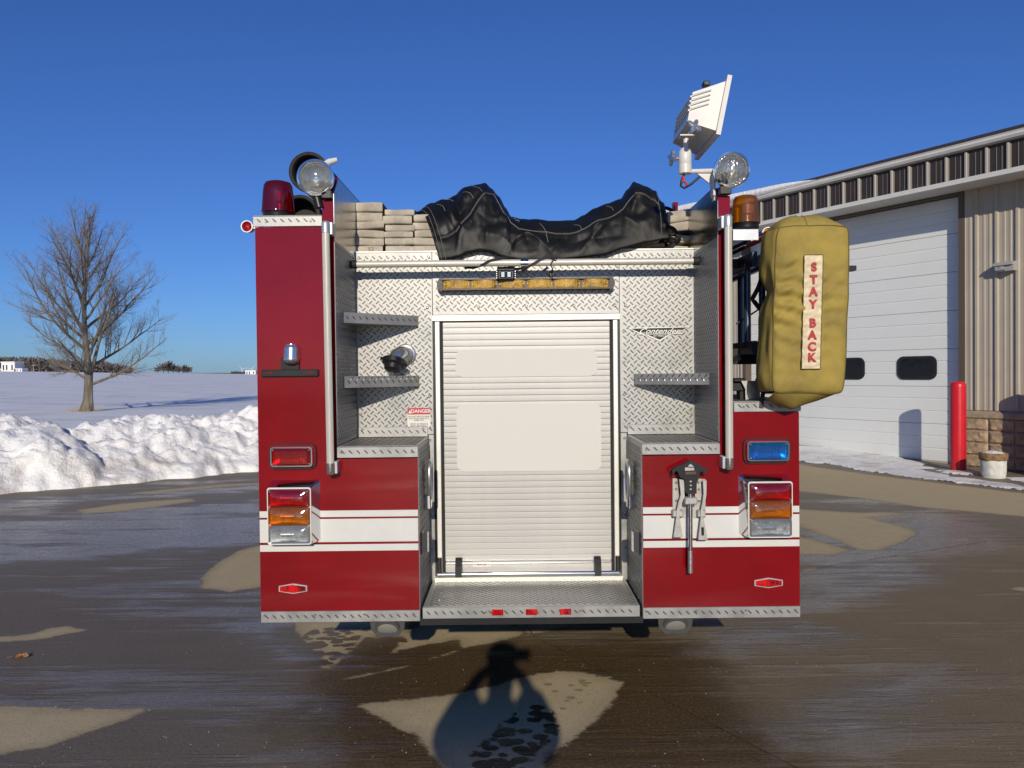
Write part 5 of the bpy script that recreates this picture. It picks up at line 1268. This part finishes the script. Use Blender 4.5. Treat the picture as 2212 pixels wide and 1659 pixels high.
# fan of rays starting inside the bank
st = [Vector((-60, -60)), Vector((-40, -20)), Vector((-25, -3))] + [p + Vector((-.62, .78)) * 1.7 for p in L5] + [Vector((3, 24)), Vector((14, 34)), Vector((40, 50))]
for i, p in enumerate(st):
    dr = Vector((p.x, p.y - CY)).normalized(); 
    for r in rs:
        q = p + dr * r; vs.append((q.x, q.y, field_z(q.x, q.y) if r > 0 else .02))
k = len(rs)
for i in range(len(st) - 1):
    for j in range(k - 1): fs.append((i * k + j, (i + 1) * k + j, (i + 1) * k + j + 1, i * k + j + 1))
struct(MB().add(vs, fs).build('snow_field', M_field, None, 180))
# broad land on every other side, for the light and the reflections
gp_ = MB().grid(lambda u, v: (-4000 + 8000 * u, -4000 + 8000 * v, -2.0), 8, 8)
struct(gp_.build('far_ground', mat('winter_ground', (.55, .55, .55), .8, c2=(.40, .37, .32), vscale=.02)))

# ---- distant woods, farm, poles
def at(x, d): # a point at distance d in the direction of picture column x
    r_ = ray(x, 800); s = d / r_.y; X = r_.x * s; Y = CY + d; return X, Y, field_z(X, Y)
M_wood = mat('bare_wood_mass', (.19, .165, .155), .95, c2=(.13, .11, .105), vscale=.25)
M_wood2 = mat('bare_wood_far', (.09, .085, .09), .95)
def blobs(mb, x, y, z, w_, h, rr, n_=7):
    # a bare tree seen far off: a trunk and many spread twigs
    mb.tube([(x, y, z - .5), (x, y, z + h * .5)], [w_ * .05, w_ * .02], 4)
    for i in range(n_ * 4):
        a = rr.uniform(0, 2 * pi); el = rr.uniform(.25, 1.45); L = h * rr.uniform(.35, .62); z0 = z + h * rr.uniform(.12, .42)
        d = Vector((cos(a) * cos(el) * w_ / h * 1.3, sin(a) * cos(el) * w_ / h * 1.3, sin(el)))
        p = Vector((x, y, z0)); q = p + d * L; s = Vector((-sin(a), cos(a), 0)) * w_ * .022
        mb.add([p - s * .4, p + s * .4, q + s * 3, q - s * 3 + Vector((0, 0, -.1 * h))], [(0, 1, 2, 3)])
WD = MB(); rr = random.Random(5)
def woods(mb, xa, xb, d, hfun, cnt, dd=60):
    for i in range(cnt):
        x = rr.uniform(xa, xb); dist = d + rr.uniform(0, dd); X, Y, Zq = at(x, dist); h = hfun(x) * rr.uniform(.75, 1.1)
        blobs(mb, X, Y, Zq, h * .75, h, rr)
def wedge(P, d, th, mb, zoff=-.5):
    top = []; bot = []
    for x, h in P:
        X, Y, Zq = at(x, d); top.append((X, Y, Zq + h)); bot.append((X, Y, Zq + zoff))
    n_ = len(P); v0 = bot + top; v1 = [(a, b_ + th, c) for a, b_, c in v0]
    fs_ = []
    for i in range(n_ - 1):
        fs_ += [(i, i + 1, n_ + i + 1, n_ + i), (2 * n_ + i, 3 * n_ + i, 3 * n_ + i + 1, 2 * n_ + i + 1), (n_ + i, n_ + i + 1, 3 * n_ + i + 1, 3 * n_ + i)]
    mb.add(v0 + v1, fs_)
hw = lambda x: 9.8 - 2.0 * max(0, min(1, (x - 60) / 120)) - 3.0 * max(0, min(1, (x - 225) / 55))
woods(WD, -60, 283, 470, hw, 900)
tag(WD.build('distant_woods', M_wood), 'dark bare woodland along the horizon behind the snow field at left', 'woods', kind='stuff')
FW = MB()
wedge([(270 + i * 12, 11 + 3 * noise.noise(Vector((i * .7, 0, 0)))) for i in range(28)], 2400, 60, FW, -20)
woods(FW, 500, 600, 900, lambda x: 5, 120)
tag(FW.build('far_treeline', M_wood2), 'thin blue grey treeline on the horizon beside the engine', 'treeline', kind='stuff')
for i, (x, h, lab) in enumerate(((345, 5.5, 'low leftmost bare tree of the far clump on the snow field horizon'), (357, 8, 'second tree from the left in the far clump'), (368, 10, 'tallest bare tree in the far clump'), (379, 7.5, 'tree right of the tallest one in the far clump'), (392, 6, 'low broad tree in the middle right of the far clump'), (402, 7, 'round tree second from the right in the far clump'), (411, 6.5, 'rightmost tree of the far clump near the horizon'))):
    X, Y, Zq = at(x * .955 + 12, 520); tr = thing('bare_tree', lab, 'tree', (X, Y, Zq), group='clump of trees on the horizon')
    mb = MB(); blobs(mb, X, Y, Zq, h * .9, h, rr, 16); mb.build('crown', M_wood, tr); MB().tube([(X, Y, Zq - .5), (X, Y, Zq + h * .4)], .25, 5).build('trunk', M_wood, tr)
M_house = mat('white_siding', (.75, .74, .70), .7)
def house(x, d, w_, h, dp, lab, name='white_house', roof=True):
    X, Y, Zq = at(x, d); Zq -= .2; o = thing(name, lab, 'house' if 'house' in name else 'shed', (X, Y, Zq))
    MB().box(X - w_ / 2, X + w_ / 2, Y, Y + dp, Zq, Zq + h).build('wall', M_house, o)
    if roof: MB().prism([(X - w_ / 2 - .3, Zq + h), (X + w_ / 2 + .3, Zq + h), (X + w_ / 2, Zq + h * 1.12), (X - w_ / 2, Zq + h * 1.12)], Y - .3, Y + dp + .3).build('roof', M_house if 0 else mat('snowy_roof', (.7, .7, .72), .8), o)
    mb = MB()
    for q in (-.34, -.1, .3): mb2 = MB().box(X + w_ * q - w_ * .05, X + w_ * q + w_ * .05, Y - .05, Y + .02, Zq + h * .15, Zq + h * .75); mb2.build('window', M_glassdark, o)
house(17.5, 430, 7.5, 5.0, 8, 'white two storey house at the far left edge of the woods'); house(39, 430, 4.5, 1.7, 5, 'low white shed right of the far white house', 'white_shed')
house(3, 440, 4.0, 1.4, 5, 'low white shed left of the far white house', 'white_shed'); house(541, 600, 8.0, 3.0, 6, 'pale farm shed on the horizon next to the red panel', 'farm_shed')
for x, lab in ((72.5, 'leftmost far wooden utility pole before the woods'), (152, 'middle far utility pole before the woods'), (291, 'rightmost far utility pole at the end of the woods')):
    X, Y, Zq = at(x, 330); o = thing('utility_pole', lab, 'utility pole', (X, Y, Zq), group='utility poles across the snow field')
    MB().tube([(X, Y, Zq - .3), (X, Y, Zq + 3.6)], .18, 6).build('pole', mat('weathered_pole', (.30, .26, .22), .9), o)
    MB().box(X - .9, X + .9, Y - .1, Y + .1, Zq + 3.1, Zq + 3.25).build('crossarm', mat('weathered_pole', (0, 0, 0)), o)
for x, rot, lab in ((523, .2, 'leftmost far white wind turbine'), (545, .9, 'middle far white wind turbine, the nearest'), (610, .5, 'rightmost far white wind turbine')):
    X, Y, Zq = at(x, 3000); o = thing('wind_turbine', lab + ' on the horizon', 'wind turbine', (X, Y, Zq - 10), group='wind turbines on the horizon')
    h = 30; MB().tube([(X, Y, Zq - 12), (X, Y, Zq + h)], [1.3, .8], 8).build('tower', M_house, o)
    MB().box(X - 1.3, X + 1.3, Y - 3, Y + 3, Zq + h - 1, Zq + h + 1.5).build('nacelle', M_house, o)
    for kq in range(3):
        a = rot + kq * 2 * pi / 3; d = Vector((cos(a), 0, sin(a))); e = Vector((-sin(a), 0, cos(a))); c = Vector((X, Y - 3.4, Zq + h))
        MB().tube([c, c + d * 24], [.8, .15], 5).build('blade', M_house, o)

# ---- the bare tree
tx, ty = G(185, 897); tz = field_z(tx, ty); Td = ty - CY
M_bark = mat('grey_brown_bark', (.16, .135, .10), .95, var=.35, vscale=9, bump=.02, bscale=14, stretch=(1, 1, .15))
M_twig = mat('twig_bark', (.17, .15, .135), .95, var=.25, vscale=3)
TR = thing('bare_tree', 'tall leafless tree with spreading fine twigs standing in the snow field', 'tree', (tx, ty, tz))
HT = D(185, 415, ty)[1] - tz; rt = random.Random(21)
cxo = D(186, 640, ty)[0] - tx
lead = [Vector((tx, ty, tz - .1))]; 
for i in range(1, 21):
    f_ = i / 20; lead.append(Vector((tx + cxo * f_ * .6 + .10 * sin(f_ * 7) + (.25 * f_ * f_), ty + .12 * sin(f_ * 9 + 1), tz + HT * .90 * f_)))
rad_ = [max(.016, .19 * (1 - (i / 20)) ** 1.25 + .012) for i in range(21)]; rad_[0] = .30; rad_[1] = .20
MB().tube(lead, rad_, 12).build('trunk', M_bark, TR, 60)
# second stem grown against the first
MB().tube([Vector((tx + .23, ty + .1, tz - .1)), Vector((tx + .2, ty + .1, tz + .7)), Vector((tx + .21, ty + .1, tz + 1.6)), Vector((tx + .55, ty + .1, tz + 2.9)), Vector((tx + 1.05, ty, tz + 4.1)), Vector((tx + 1.45, ty, tz + 5.4))], [.09, .07, .085, .06, .04, .02], 9).build('second_stem', M_bark, TR, 60)
LB = MB(); TW = MB()
def lead_at(f_):
    q = f_ * 20; i = min(19, int(q)); return lead[i].lerp(lead[i + 1], q - i)
def branch(p, d, L, r, lev, up):
    nseg = {1: 9, 2: 6, 3: 4, 4: 3}[lev]; P = [p.copy()]; rs_ = [r]; dd = d.normalized(); 
    for i in range(nseg):
        dd = (dd + Vector((rt.uniform(-1, 1), rt.uniform(-1, 1), rt.uniform(-1, 1))) * (.10 if lev < 3 else .17) + Vector((0, 0, up))).normalized()
        P.append(P[-1] + dd * L / nseg); rs_.append(max(.0021, r * (1 - (i + 1) / nseg * .85)))
    (LB if lev <= 2 else TW).tube(P, rs_, {1: 7, 2: 5, 3: 3, 4: 3}[lev], caps=False)
    if lev == 4: return
    nc = {1: int(4 + L * 2.8), 2: int(3 + L * 6.0), 3: int(2 + L * 8.0)}[lev]
    for k in range(nc):
        f_ = (.16 if lev == 1 else .12) + .84 * (k + rt.random()) / nc; q = f_ * nseg; i = min(nseg - 1, int(q)); pp = P[i].lerp(P[i + 1], q - i)
        ax = (P[i + 1] - P[i]).normalized(); o_ = ax.orthogonal().normalized(); o_.rotate(Quaternion(ax, rt.uniform(0, 2 * pi)))
        an = rt.uniform(.45, .85); nd = ax * cos(an) + o_ * sin(an); nd.z += .10
        cl_ = {1: L * .50 * (1 - .55 * f_), 2: L * .55 * (1 - .5 * f_), 3: L * .6 * (1 - .4 * f_)}[lev] * rt.uniform(.6, 1.15)
        branch(pp, nd, max(.10, cl_), max(.0028, rs_[i] * .48), lev + 1, .05)
N1 = 30
for i in range(N1):
    f_ = .135 + .74 * (i + rt.uniform(-.3, .3)) / N1; p = lead_at(f_); az = i * 2.399 + rt.uniform(-.4, .4)
    el = radians(16 + 66 * f_ + rt.uniform(-8, 8)) if f_ > .2 else radians(rt.uniform(6, 24))
    L = (4.5 if f_ < .45 else 4.5 - 6.2 * (f_ - .45)) * rt.uniform(.72, 1.0)
    branch(p, Vector((cos(az) * cos(el), sin(az) * cos(el), sin(el))), L, .018 + .013 * L, 1, .045 if f_ > .2 else .03)
for i in range(5):
    branch(lead_at(.95 - i * .03), Vector((rt.uniform(-.6, .6), rt.uniform(-.6, .6), 1)), .6, .012, 2, .05)
LB.build('limbs', M_bark, TR); TW.build('twigs', M_twig, TR, kind='stuff')
GT = MB()
for i in range(260):
    a = rt.uniform(0, 2 * pi); r_ = abs(rt.gauss(.3, .25)); p = Vector((tx - .15 + cos(a) * r_ * 1.3, ty + sin(a) * r_, tz)); h = rt.uniform(.08, .3)
    q = p + Vector((rt.uniform(-.12, .12), rt.uniform(-.1, .1), h)); GT.add([p + Vector((-.006, 0, -.03)), p + Vector((.006, 0, -.03)), q], [(0, 1, 2)])
tag(GT.build('dead_grass', mat('dead_grass', (.32, .23, .11), .95)), 'tuft of dry yellow grass at the foot of the bare tree', 'grass', kind='stuff')
# ================================================================== STATION BUILDING (local frame, turned as a whole)
ST = thing('fire_station', 'beige ribbed metal station with white overhead door and brown rib fascia at right', 'building', B0, BA)
OFF[ST.name] = Vector((0, 0, 0))
def sp_(name, mb, m, smooth=None, label=None, parent=None, kind=None): return mb.build(name, m, parent or ST, smooth, label, kind)
M_siding = mat('beige_siding', (.40, .35, .28), .5, var=.05, vscale=2)
M_brown = mat('dark_brown_metal', (.040, .030, .025), .45, var=.12, vscale=5)
M_rib = mat('light_batten', (.38, .345, .29), .5)
M_trim = mat('white_trim', (.62, .61, .58), .45, var=.04)
M_odoor = mat('white_overhead_door', (.70, .72, .70), .45, var=.015, vscale=1.2)
M_jamb = mat('brown_jamb', (.10, .075, .055), .6)
DXL, DXR, DH, SH = -4.25, .30, 4.57, .655
# overhead door: seven sections with pressed grooves
OD = sp_('overhead_door', MB().box(DXL - .02, DXR + .02, .05, .09, 0, DH), M_odoor)
zb = [.03] + [.681 + .655 * i for i in range(6)] + [DH]
for i in range(7):
    a, c = zb[i], zb[i + 1]; hh = c - a; pr = [(.049, a + .001), (.004, a + .001), (0, a + .006)]
    for g in (1, 2):
        z_ = a + hh * g / 3; pr += [(0, z_ - .014), (.008, z_ - .004), (.008, z_ + .004), (0, z_ + .014)]
    if i > 0: pass
    pr += [(0, c - .012), (.010, c - .004), (.049, c - .001)]
    if i != 2:
        MB().prismx(pr, DXL, DXR).build('door_section', M_odoor, OD, 20)
    else:
        z0w, z1w = 1.455, 1.872
        o_ = MB(); cur = DXL; wins = [(-.884 - .70 * 0, -.164)]; P_ = 1.37
        centers = [-.524 - P_ * k_ for k_ in range(3)]
        o = MB().prismx(pr, DXL, DXR).build('door_section', M_odoor, OD, 20)
        for cxx in centers:
            fr = MB(); ringprism(fr, rrect(cxx - .36, cxx + .36, z0w, z1w, .12), rrect(cxx - .305, cxx + .305, z0w + .05, z1w - .05, .085), -.022, .003)
            fo_ = fr.build('window_frame', M_rubber, OD, 30)
            MB().prism(rrect(cxx - .306, cxx + .306, z0w + .049, z1w - .049, .085), -.010, -.003).build('pane', mat('dark_door_glass', (.006, .007, .008), .04, spec=.5, bump=.002, bscale=5), fo_)
sp_('door_bottom_seal', MB().box(DXL, DXR, -.004, .045, .0, .029), mat('dirty_seal', (.42, .37, .30), .8), parent=OD)
# jambs and head
for a in (DXL - .09, DXR): sp_('door_jamb', MB().box(a + .0005, a + .0895, -.185, .09, 0, DH + .06), M_jamb)
sp_('door_head', MB().box(DXL - .09, DXR + .09, -.19, .09, DH + .001, 4.60), M_jamb)
# siding panels
def siding(x0, x1, z0, z1):
    P = []; x = x0; per = .31; k = math.floor((x0 - .592) / per)
    xs_ = []
    c = .592 + per * math.floor((x0 - .592) / per)
    pts = [(x0, 0)]
    while c < x1 + per:
        for dx, dy in ((-.035, 0), (-.018, -.032), (.018, -.032), (.035, 0), (.090, 0), (.100, -.007), (.125, -.007), (.135, 0), (.180, 0), (.190, -.007), (.215, -.007), (.225, 0)):
            if x0 < c + dx < x1: pts.append((c + dx, dy))
        c += per
    pts.append((x1, 0)); n_ = len(pts)
    vs = [(a, -.17 + b_, z0) for a, b_ in pts] + [(a, -.17 + b_, z1) for a, b_ in pts]
    return MB().add(vs, [(i, i + 1, n_ + i + 1, n_ + i) for i in range(n_ - 1)])
a = .392
while a < 7.9:
    sp_('siding_panel', siding(a, a + .93, .952, 4.60), M_siding); a += .932
a = -8.9
while a < DXL - .2:
    e_ = min(a + .93, DXL - .091); sp_('siding_panel', siding(a, e_, .952, 4.60), M_siding); a += .932
sp_('end_wall', MB().box(-8.9, -8.84, -.16, 12, 0, 4.6).box(7.9, 7.96, -.16, 12, 0, 4.6).box(-8.9, 7.96, 12, 12.06, 0, 4.6), M_siding)
# split faced block wainscot
M_block = mat('tan_split_block', (.36, .26, .165), .9, var=.28, vscale=9, bump=.012, bscale=16)
M_mortar = mat('mortar', (.22, .17, .12), .95)
for xa, xb in ((.392, 7.9), (-8.9, DXL - .091)):
    sp_('mortar_backing', MB().box(xa, xb, -.20, .05, 0, .82), M_mortar)
rb = random.Random(4); vars_ = []
for k_ in range(5):
    def fb(u, v, k_=k_):
        x = (u - .5) * .382; z = (v - .5) * .197; e = min(u, 1 - u, v * 1.0, (1 - v)) * 10; e = min(1, e)
        return (x, -(.002 + .030 * e + .018 * e * noise.noise(Vector((x * 12 + k_ * 7, z * 14, k_))) + .012 * e * noise.noise(Vector((x * 30, z * 30, k_ * 3)))), z)
    vars_.append(MB().grid(fb, 14, 8).mesh('block', M_block, 30))
def blocks(xa, xb):
    for r_ in range(4):
        z = .012 + .205 * r_; x = xa + .002 
        while x < xb - .1:
            w_ = min(.39, xb - x); o = link('block', vars_[rb.randrange(5)], ST); o.location = (x + w_ / 2, -.20, z + .10); o.scale = (w_ / .392, 1, 1); x += w_
blocks(.392, 4.3); blocks(DXL - 1.7, DXL - .091)
for xa, xb in ((.385, 7.9), (-8.9, DXL - .091)):
    x = xa
    while x < xb - .01:
        w_ = min(.62, xb - x); q = MB().prismx([(.05, .823), (-.232, .823), (-.245, .84), (-.243, .905), (-.19, .945), (.05, .948)], x + .002, x + w_ - .002)
        sp_('cap_stone', q, mat('cap_stone', (.34, .27, .18), .9, var=.2, vscale=12, bump=.006, bscale=30)); x += w_
# wall light
wx = 1.07; WLt = sp_('wall_light', MB().prismx([(-.171, 3.345), (-.34, 3.315), (-.37, 3.29), (-.37, 3.27), (-.171, 3.27)], wx - .14, wx + .15).box(wx + .02, wx + .15, -.33, -.171, 3.18, 3.269), mat('grey_lamp_housing', (.35, .34, .32), .5))
MB().prismx([(-.18, 3.268), (-.35, 3.268), (-.33, 3.20), (-.22, 3.18), (-.18, 3.19)], wx - .12, wx + .018).build('lamp_glass', L_clear, WLt)
# overhang: soffit, ribbed fascia, gutter, roof, snow
FX0, FX1, FY = -9.1, 8.1, -.79
sp_('soffit', MB().box(FX0, FX1, FY + .02, -.165, 4.603, 4.63), M_trim)
sp_('soffit', MB().box(FX0, FX1, -.16, 12, 4.603, 4.63), M_trim)
sp_('fascia_trim', MB().box(FX0, FX1, FY - .035, FY + .018, 4.585, 4.665, .004), M_trim)
x = FX0 + .02; c = .132 - .31 * 30
xs_ = []
while c < FX1 - .1:
    if c > FX0: xs_.append(c)
    c += .31
for c0 in xs_:
    x1_ = c0 + .31
    P = [(c0 + .022, 0), (c0 + .022, -.018), (c0 + .04, -.001), (c0 + .115, -.001), (c0 + .122, -.006), (c0 + .135, -.006), (c0 + .142, -.001), (c0 + .195, -.001), (c0 + .202, -.006), (c0 + .215, -.006), (c0 + .222, -.001), (x1_ - .022, -.001)]
    n_ = len(P); vs = [(a, FY + b_, 4.666) for a, b_ in P] + [(a, FY + b_, 5.10) for a, b_ in P]
    MB().add(vs, [(i, i + 1, n_ + i + 1, n_ + i) for i in range(n_ - 1)]).build('fascia_panel', M_brown, ST)
rbm = MB().prismz([(-.021, .005), (-.021, -.028), (-.014, -.036), (.014, -.036), (.021, -.028), (.021, .005)], 4.666, 5.06).mesh('fascia_rib', M_rib)
for c0 in xs_: link('fascia_rib', rbm, ST).location = (c0, FY, 0)
sp_('fascia_backing', MB().box(FX0 + .01, FX1 - .01, FY + .003, FY + .05, 4.67, 5.09), M_brown)
gut = [(FY - .002, 5.085), (FY - .02, 5.085), (FY - .10, 5.10), (FY - .125, 5.14), (FY - .118, 5.17), (FY - .132, 5.195), (FY - .118, 5.197), (FY - .105, 5.18), (FY - .002, 5.18)]
sp_('gutter', MB().prismx(gut, FX0 - .01, FX1 + .01), M_trim, 20)
sp_('roof', MB().prismx([(FY - .06, 5.205), (12.2, 9.0), (12.2, 8.96), (FY + .02, 5.165)], FX0 - .05, FX1 + .05), M_brown)
rbr = MB().prismx([(FY - .09, 5.208), (12.2, 9.006), (12.2, 9.034), (FY - .09, 5.236)], -.022, .022).mesh('roof_rib', M_brown)
for c0 in xs_: link('roof_rib', rbr, ST).location = (c0, 0, 0)
sp_('gable_wall', MB().prismx([(-.7, 4.631), (12, 4.631), (12, 8.9), (-.7, 5.17)], -8.9, -8.86), M_siding)
# melting snow slab on the far end of the roof, hanging over the gutter
def snow_(u, v):
    x = FX0 + .05 + 7.1 * u; k = max(0, 1 - u) ** .35 * min(1, u * 12)
    if v < .35:
        s = v / .35; y = FY - .08 - (.20 * k) * s ** .7; z = 5.22 + .10 * k - .20 * k * s + .24 * k * (1 - s) * .2
        return (x, y + .03 * noise.noise(Vector((x * 1.6, s, 1))) * k, 5.205 - .0 - .12 * k * s if False else 5.21 + (.02 - .16 * (1 - s)) * k)
    s = (v - .35) / .65; y = FY - .30 * k - .08 + 2.5 * s; z = 5.21 + (y - FY) * .30 * s + (.24 * k + .05 * noise.noise(Vector((x * 1.1, y * 1.5, 0)))) * (1 - s ** 3) * min(1, .55 + s * 5)
    return (x, y, z)
SN = MB().grid(snow_, 120, 30).build('roof_snow', M_snow, None, 180)
SN.location = B0; SN.rotation_euler = (0, 0, BA)
tag(SN, 'thick slab of melting snow hanging over the gutter at the far end of the roof', 'snow', kind='stuff')

# ---- bollards
def wl(x, y, z=0):      # building frame -> world
    return Vector((B0.x + x * cos(BA) - y * sin(BA), B0.y + x * sin(BA) + y * cos(BA), z))
M_bol = mat('red_plastic_sleeve', (.56, .014, .025), .35, var=.08, vscale=4)
def bollard(loc, lab, h=1.44, r=.115):
    o = thing('bollard', lab, 'bollard', loc, group='red bollards beside the overhead door')
    mb = MB(); n_ = 48; prof = [(1, -.02), (1, h - .09), (.97, h - .05), (.85, h - .02), (.6, h - .004), (.0, h)]
    vs = []; fs = []
    for q, z in prof:
        for j in range(n_):
            a = 2 * pi * j / n_; rr_ = r * q * (1 - (.035 if (j % 6) in (0,) and q > .95 and z < h - .06 else 0)); vs.append((loc[0] + rr_ * cos(a), loc[1] + rr_ * sin(a), loc[2] + z))
    for i in range(len(prof) - 1):
        for j in range(n_): fs.append((i * n_ + j, i * n_ + (j + 1) % n_, (i + 1) * n_ + (j + 1) % n_, (i + 1) * n_ + j))
    mb.add(vs, fs).build('sleeve', M_bol, o, 50); return o
bx_, by_ = G(2070, 1017.5); bollard(Vector((bx_, by_, 0)), 'tall fluted red bollard at the right edge of the white overhead door')
bollard(Vector((7.95, 7.93, 0)), 'red bollard just outside the picture at the right')
p3 = Vector((8.8, 7.25, 0)); cb = thing('shade_cabinet', 'grey cabinet added outside the picture at the right to shade the stone wall', 'cabinet', (p3.x, p3.y, 0), 0); OFF[cb.name] = Vector((0, 0, 0))  # unseen box, added and sized to shade the wall
cbo = MB().box(-.85, .9, -.25, .25, 0, 1.36, .02).build('cabinet_body', M_galv, cb); MB().box(-.80, -.02, -.265, -.251, .08, 1.28, .004).build('cabinet_door', M_galv, cb); MB().box(.02, .84, -.265, -.251, .08, 1.28, .004).build('cabinet_door', M_galv, cb)
# ---- whitewashed stone pot with snow in it
ppx, ppy = G(2146, 1031); PT = thing('stone_pot', 'round whitewashed pot with a rusty brown rim and snow inside', 'pot', (ppx, ppy, 0))
def potf(u, v):
    a = 2 * pi * u; r = .165 + .012 * v + .008 * noise.noise(Vector((cos(a) * 2, sin(a) * 2, v * 4))) - .006 * (1 if v < .1 else 0)
    return (ppx + r * cos(a), ppy + r * sin(a), .33 * v)
MB().grid(potf, 40, 16).build('pot_body', mat('whitewash', (.58, .58, .52), .9, var=.12, vscale=14, bump=.012, bscale=18), PT, 60)
def rimf(u, v):
    a = 2 * pi * u; k = [(.172, .26), (.192, .285), (.194, .36), (.18, .375), (.15, .365), (.145, .32)][min(5, int(round(v * 5)))]
    low = -.035 * max(0, noise.noise(Vector((cos(a) * 3, sin(a) * 3, 5)))) if v < .25 else 0
    return (ppx + k[0] * cos(a), ppy + k[0] * sin(a), k[1] + low)
MB().grid(rimf, 48, 5).build('pot_rim', mat('rusty_rim', (.22, .13, .06), .9, var=.4, vscale=20, bump=.008, bscale=25), PT, 60)
MB().grid(lambda u, v: (ppx + .16 * v * cos(2 * pi * u), ppy + .16 * v * sin(2 * pi * u), .365 + .035 * (1 - v * v) + .01 * noise.noise(Vector((u * 8, v * 5, 1)))), 24, 6).build('pot_snow', M_snow, PT, 180)
# ---- snow left along the foot of the wall
def patch(name, lab, pts, hmax, seed, res=.045):
    P = np.array([G(*q) for q in pts]); x0, y0 = P.min(0) - .1; x1, y1 = P.max(0) + .1
    gx = np.arange(x0, x1, res); gy = np.arange(y0, y1, res * 1.4); X, Y = np.meshgrid(gx, gy); s = sdf([pts], X, Y); za = apron_z(X, Y)
    V = []; F = []; idx = {}
    for j in range(X.shape[0]):
        for i in range(X.shape[1]):
            e = s[j, i] + .16 * noise.noise(Vector((X[j, i] * 2.3, Y[j, i] * 2.3, seed))) + .07 * noise.noise(Vector((X[j, i] * 7, Y[j, i] * 7, seed)))
            if e > -.03:
                h = hmax * min(1, max(0, e) / .10) ** .6 * (.7 + .6 * noise.noise(Vector((X[j, i] * 3, Y[j, i] * 3, seed + 5)))) if e > 0 else -.02
                idx[(j, i)] = len(V); V.append((X[j, i], Y[j, i], za[j, i] + h + .001))
    for (j, i) in idx:
        if all(q in idx for q in ((j, i + 1), (j + 1, i + 1), (j + 1, i))): F.append((idx[(j, i)], idx[(j, i + 1)], idx[(j + 1, i + 1)], idx[(j + 1, i)]))
    o = MB().add(V, F).build(name, M_snow, None, 180); tag(o, lab, 'snow', kind='stuff')
patch('snow_strip', 'thin icy snow strip running along the front of the overhead door', [(1690, 972), (1760, 975), (1900, 985), (1975, 996), (2020, 1012), (1960, 1012), (2060, 1028), (2212, 1050), (2320, 1062), (2320, 1072), (2150, 1053), (1960, 1030), (1800, 1008), (1690, 996)], .022, 1)
patch('snow_heap', 'small crust of snow between the red bollard and the stone pot', [(1990, 1014), (2060, 1016), (2110, 1020), (2130, 1028), (2100, 1028), (2040, 1022)], .035, 2, .03)
patch('snow_remnant', 'small snow crust right of the stone pot', [(2165, 1032), (2200, 1030), (2320, 1038), (2320, 1050), (2230, 1044)], .03, 3, .03)
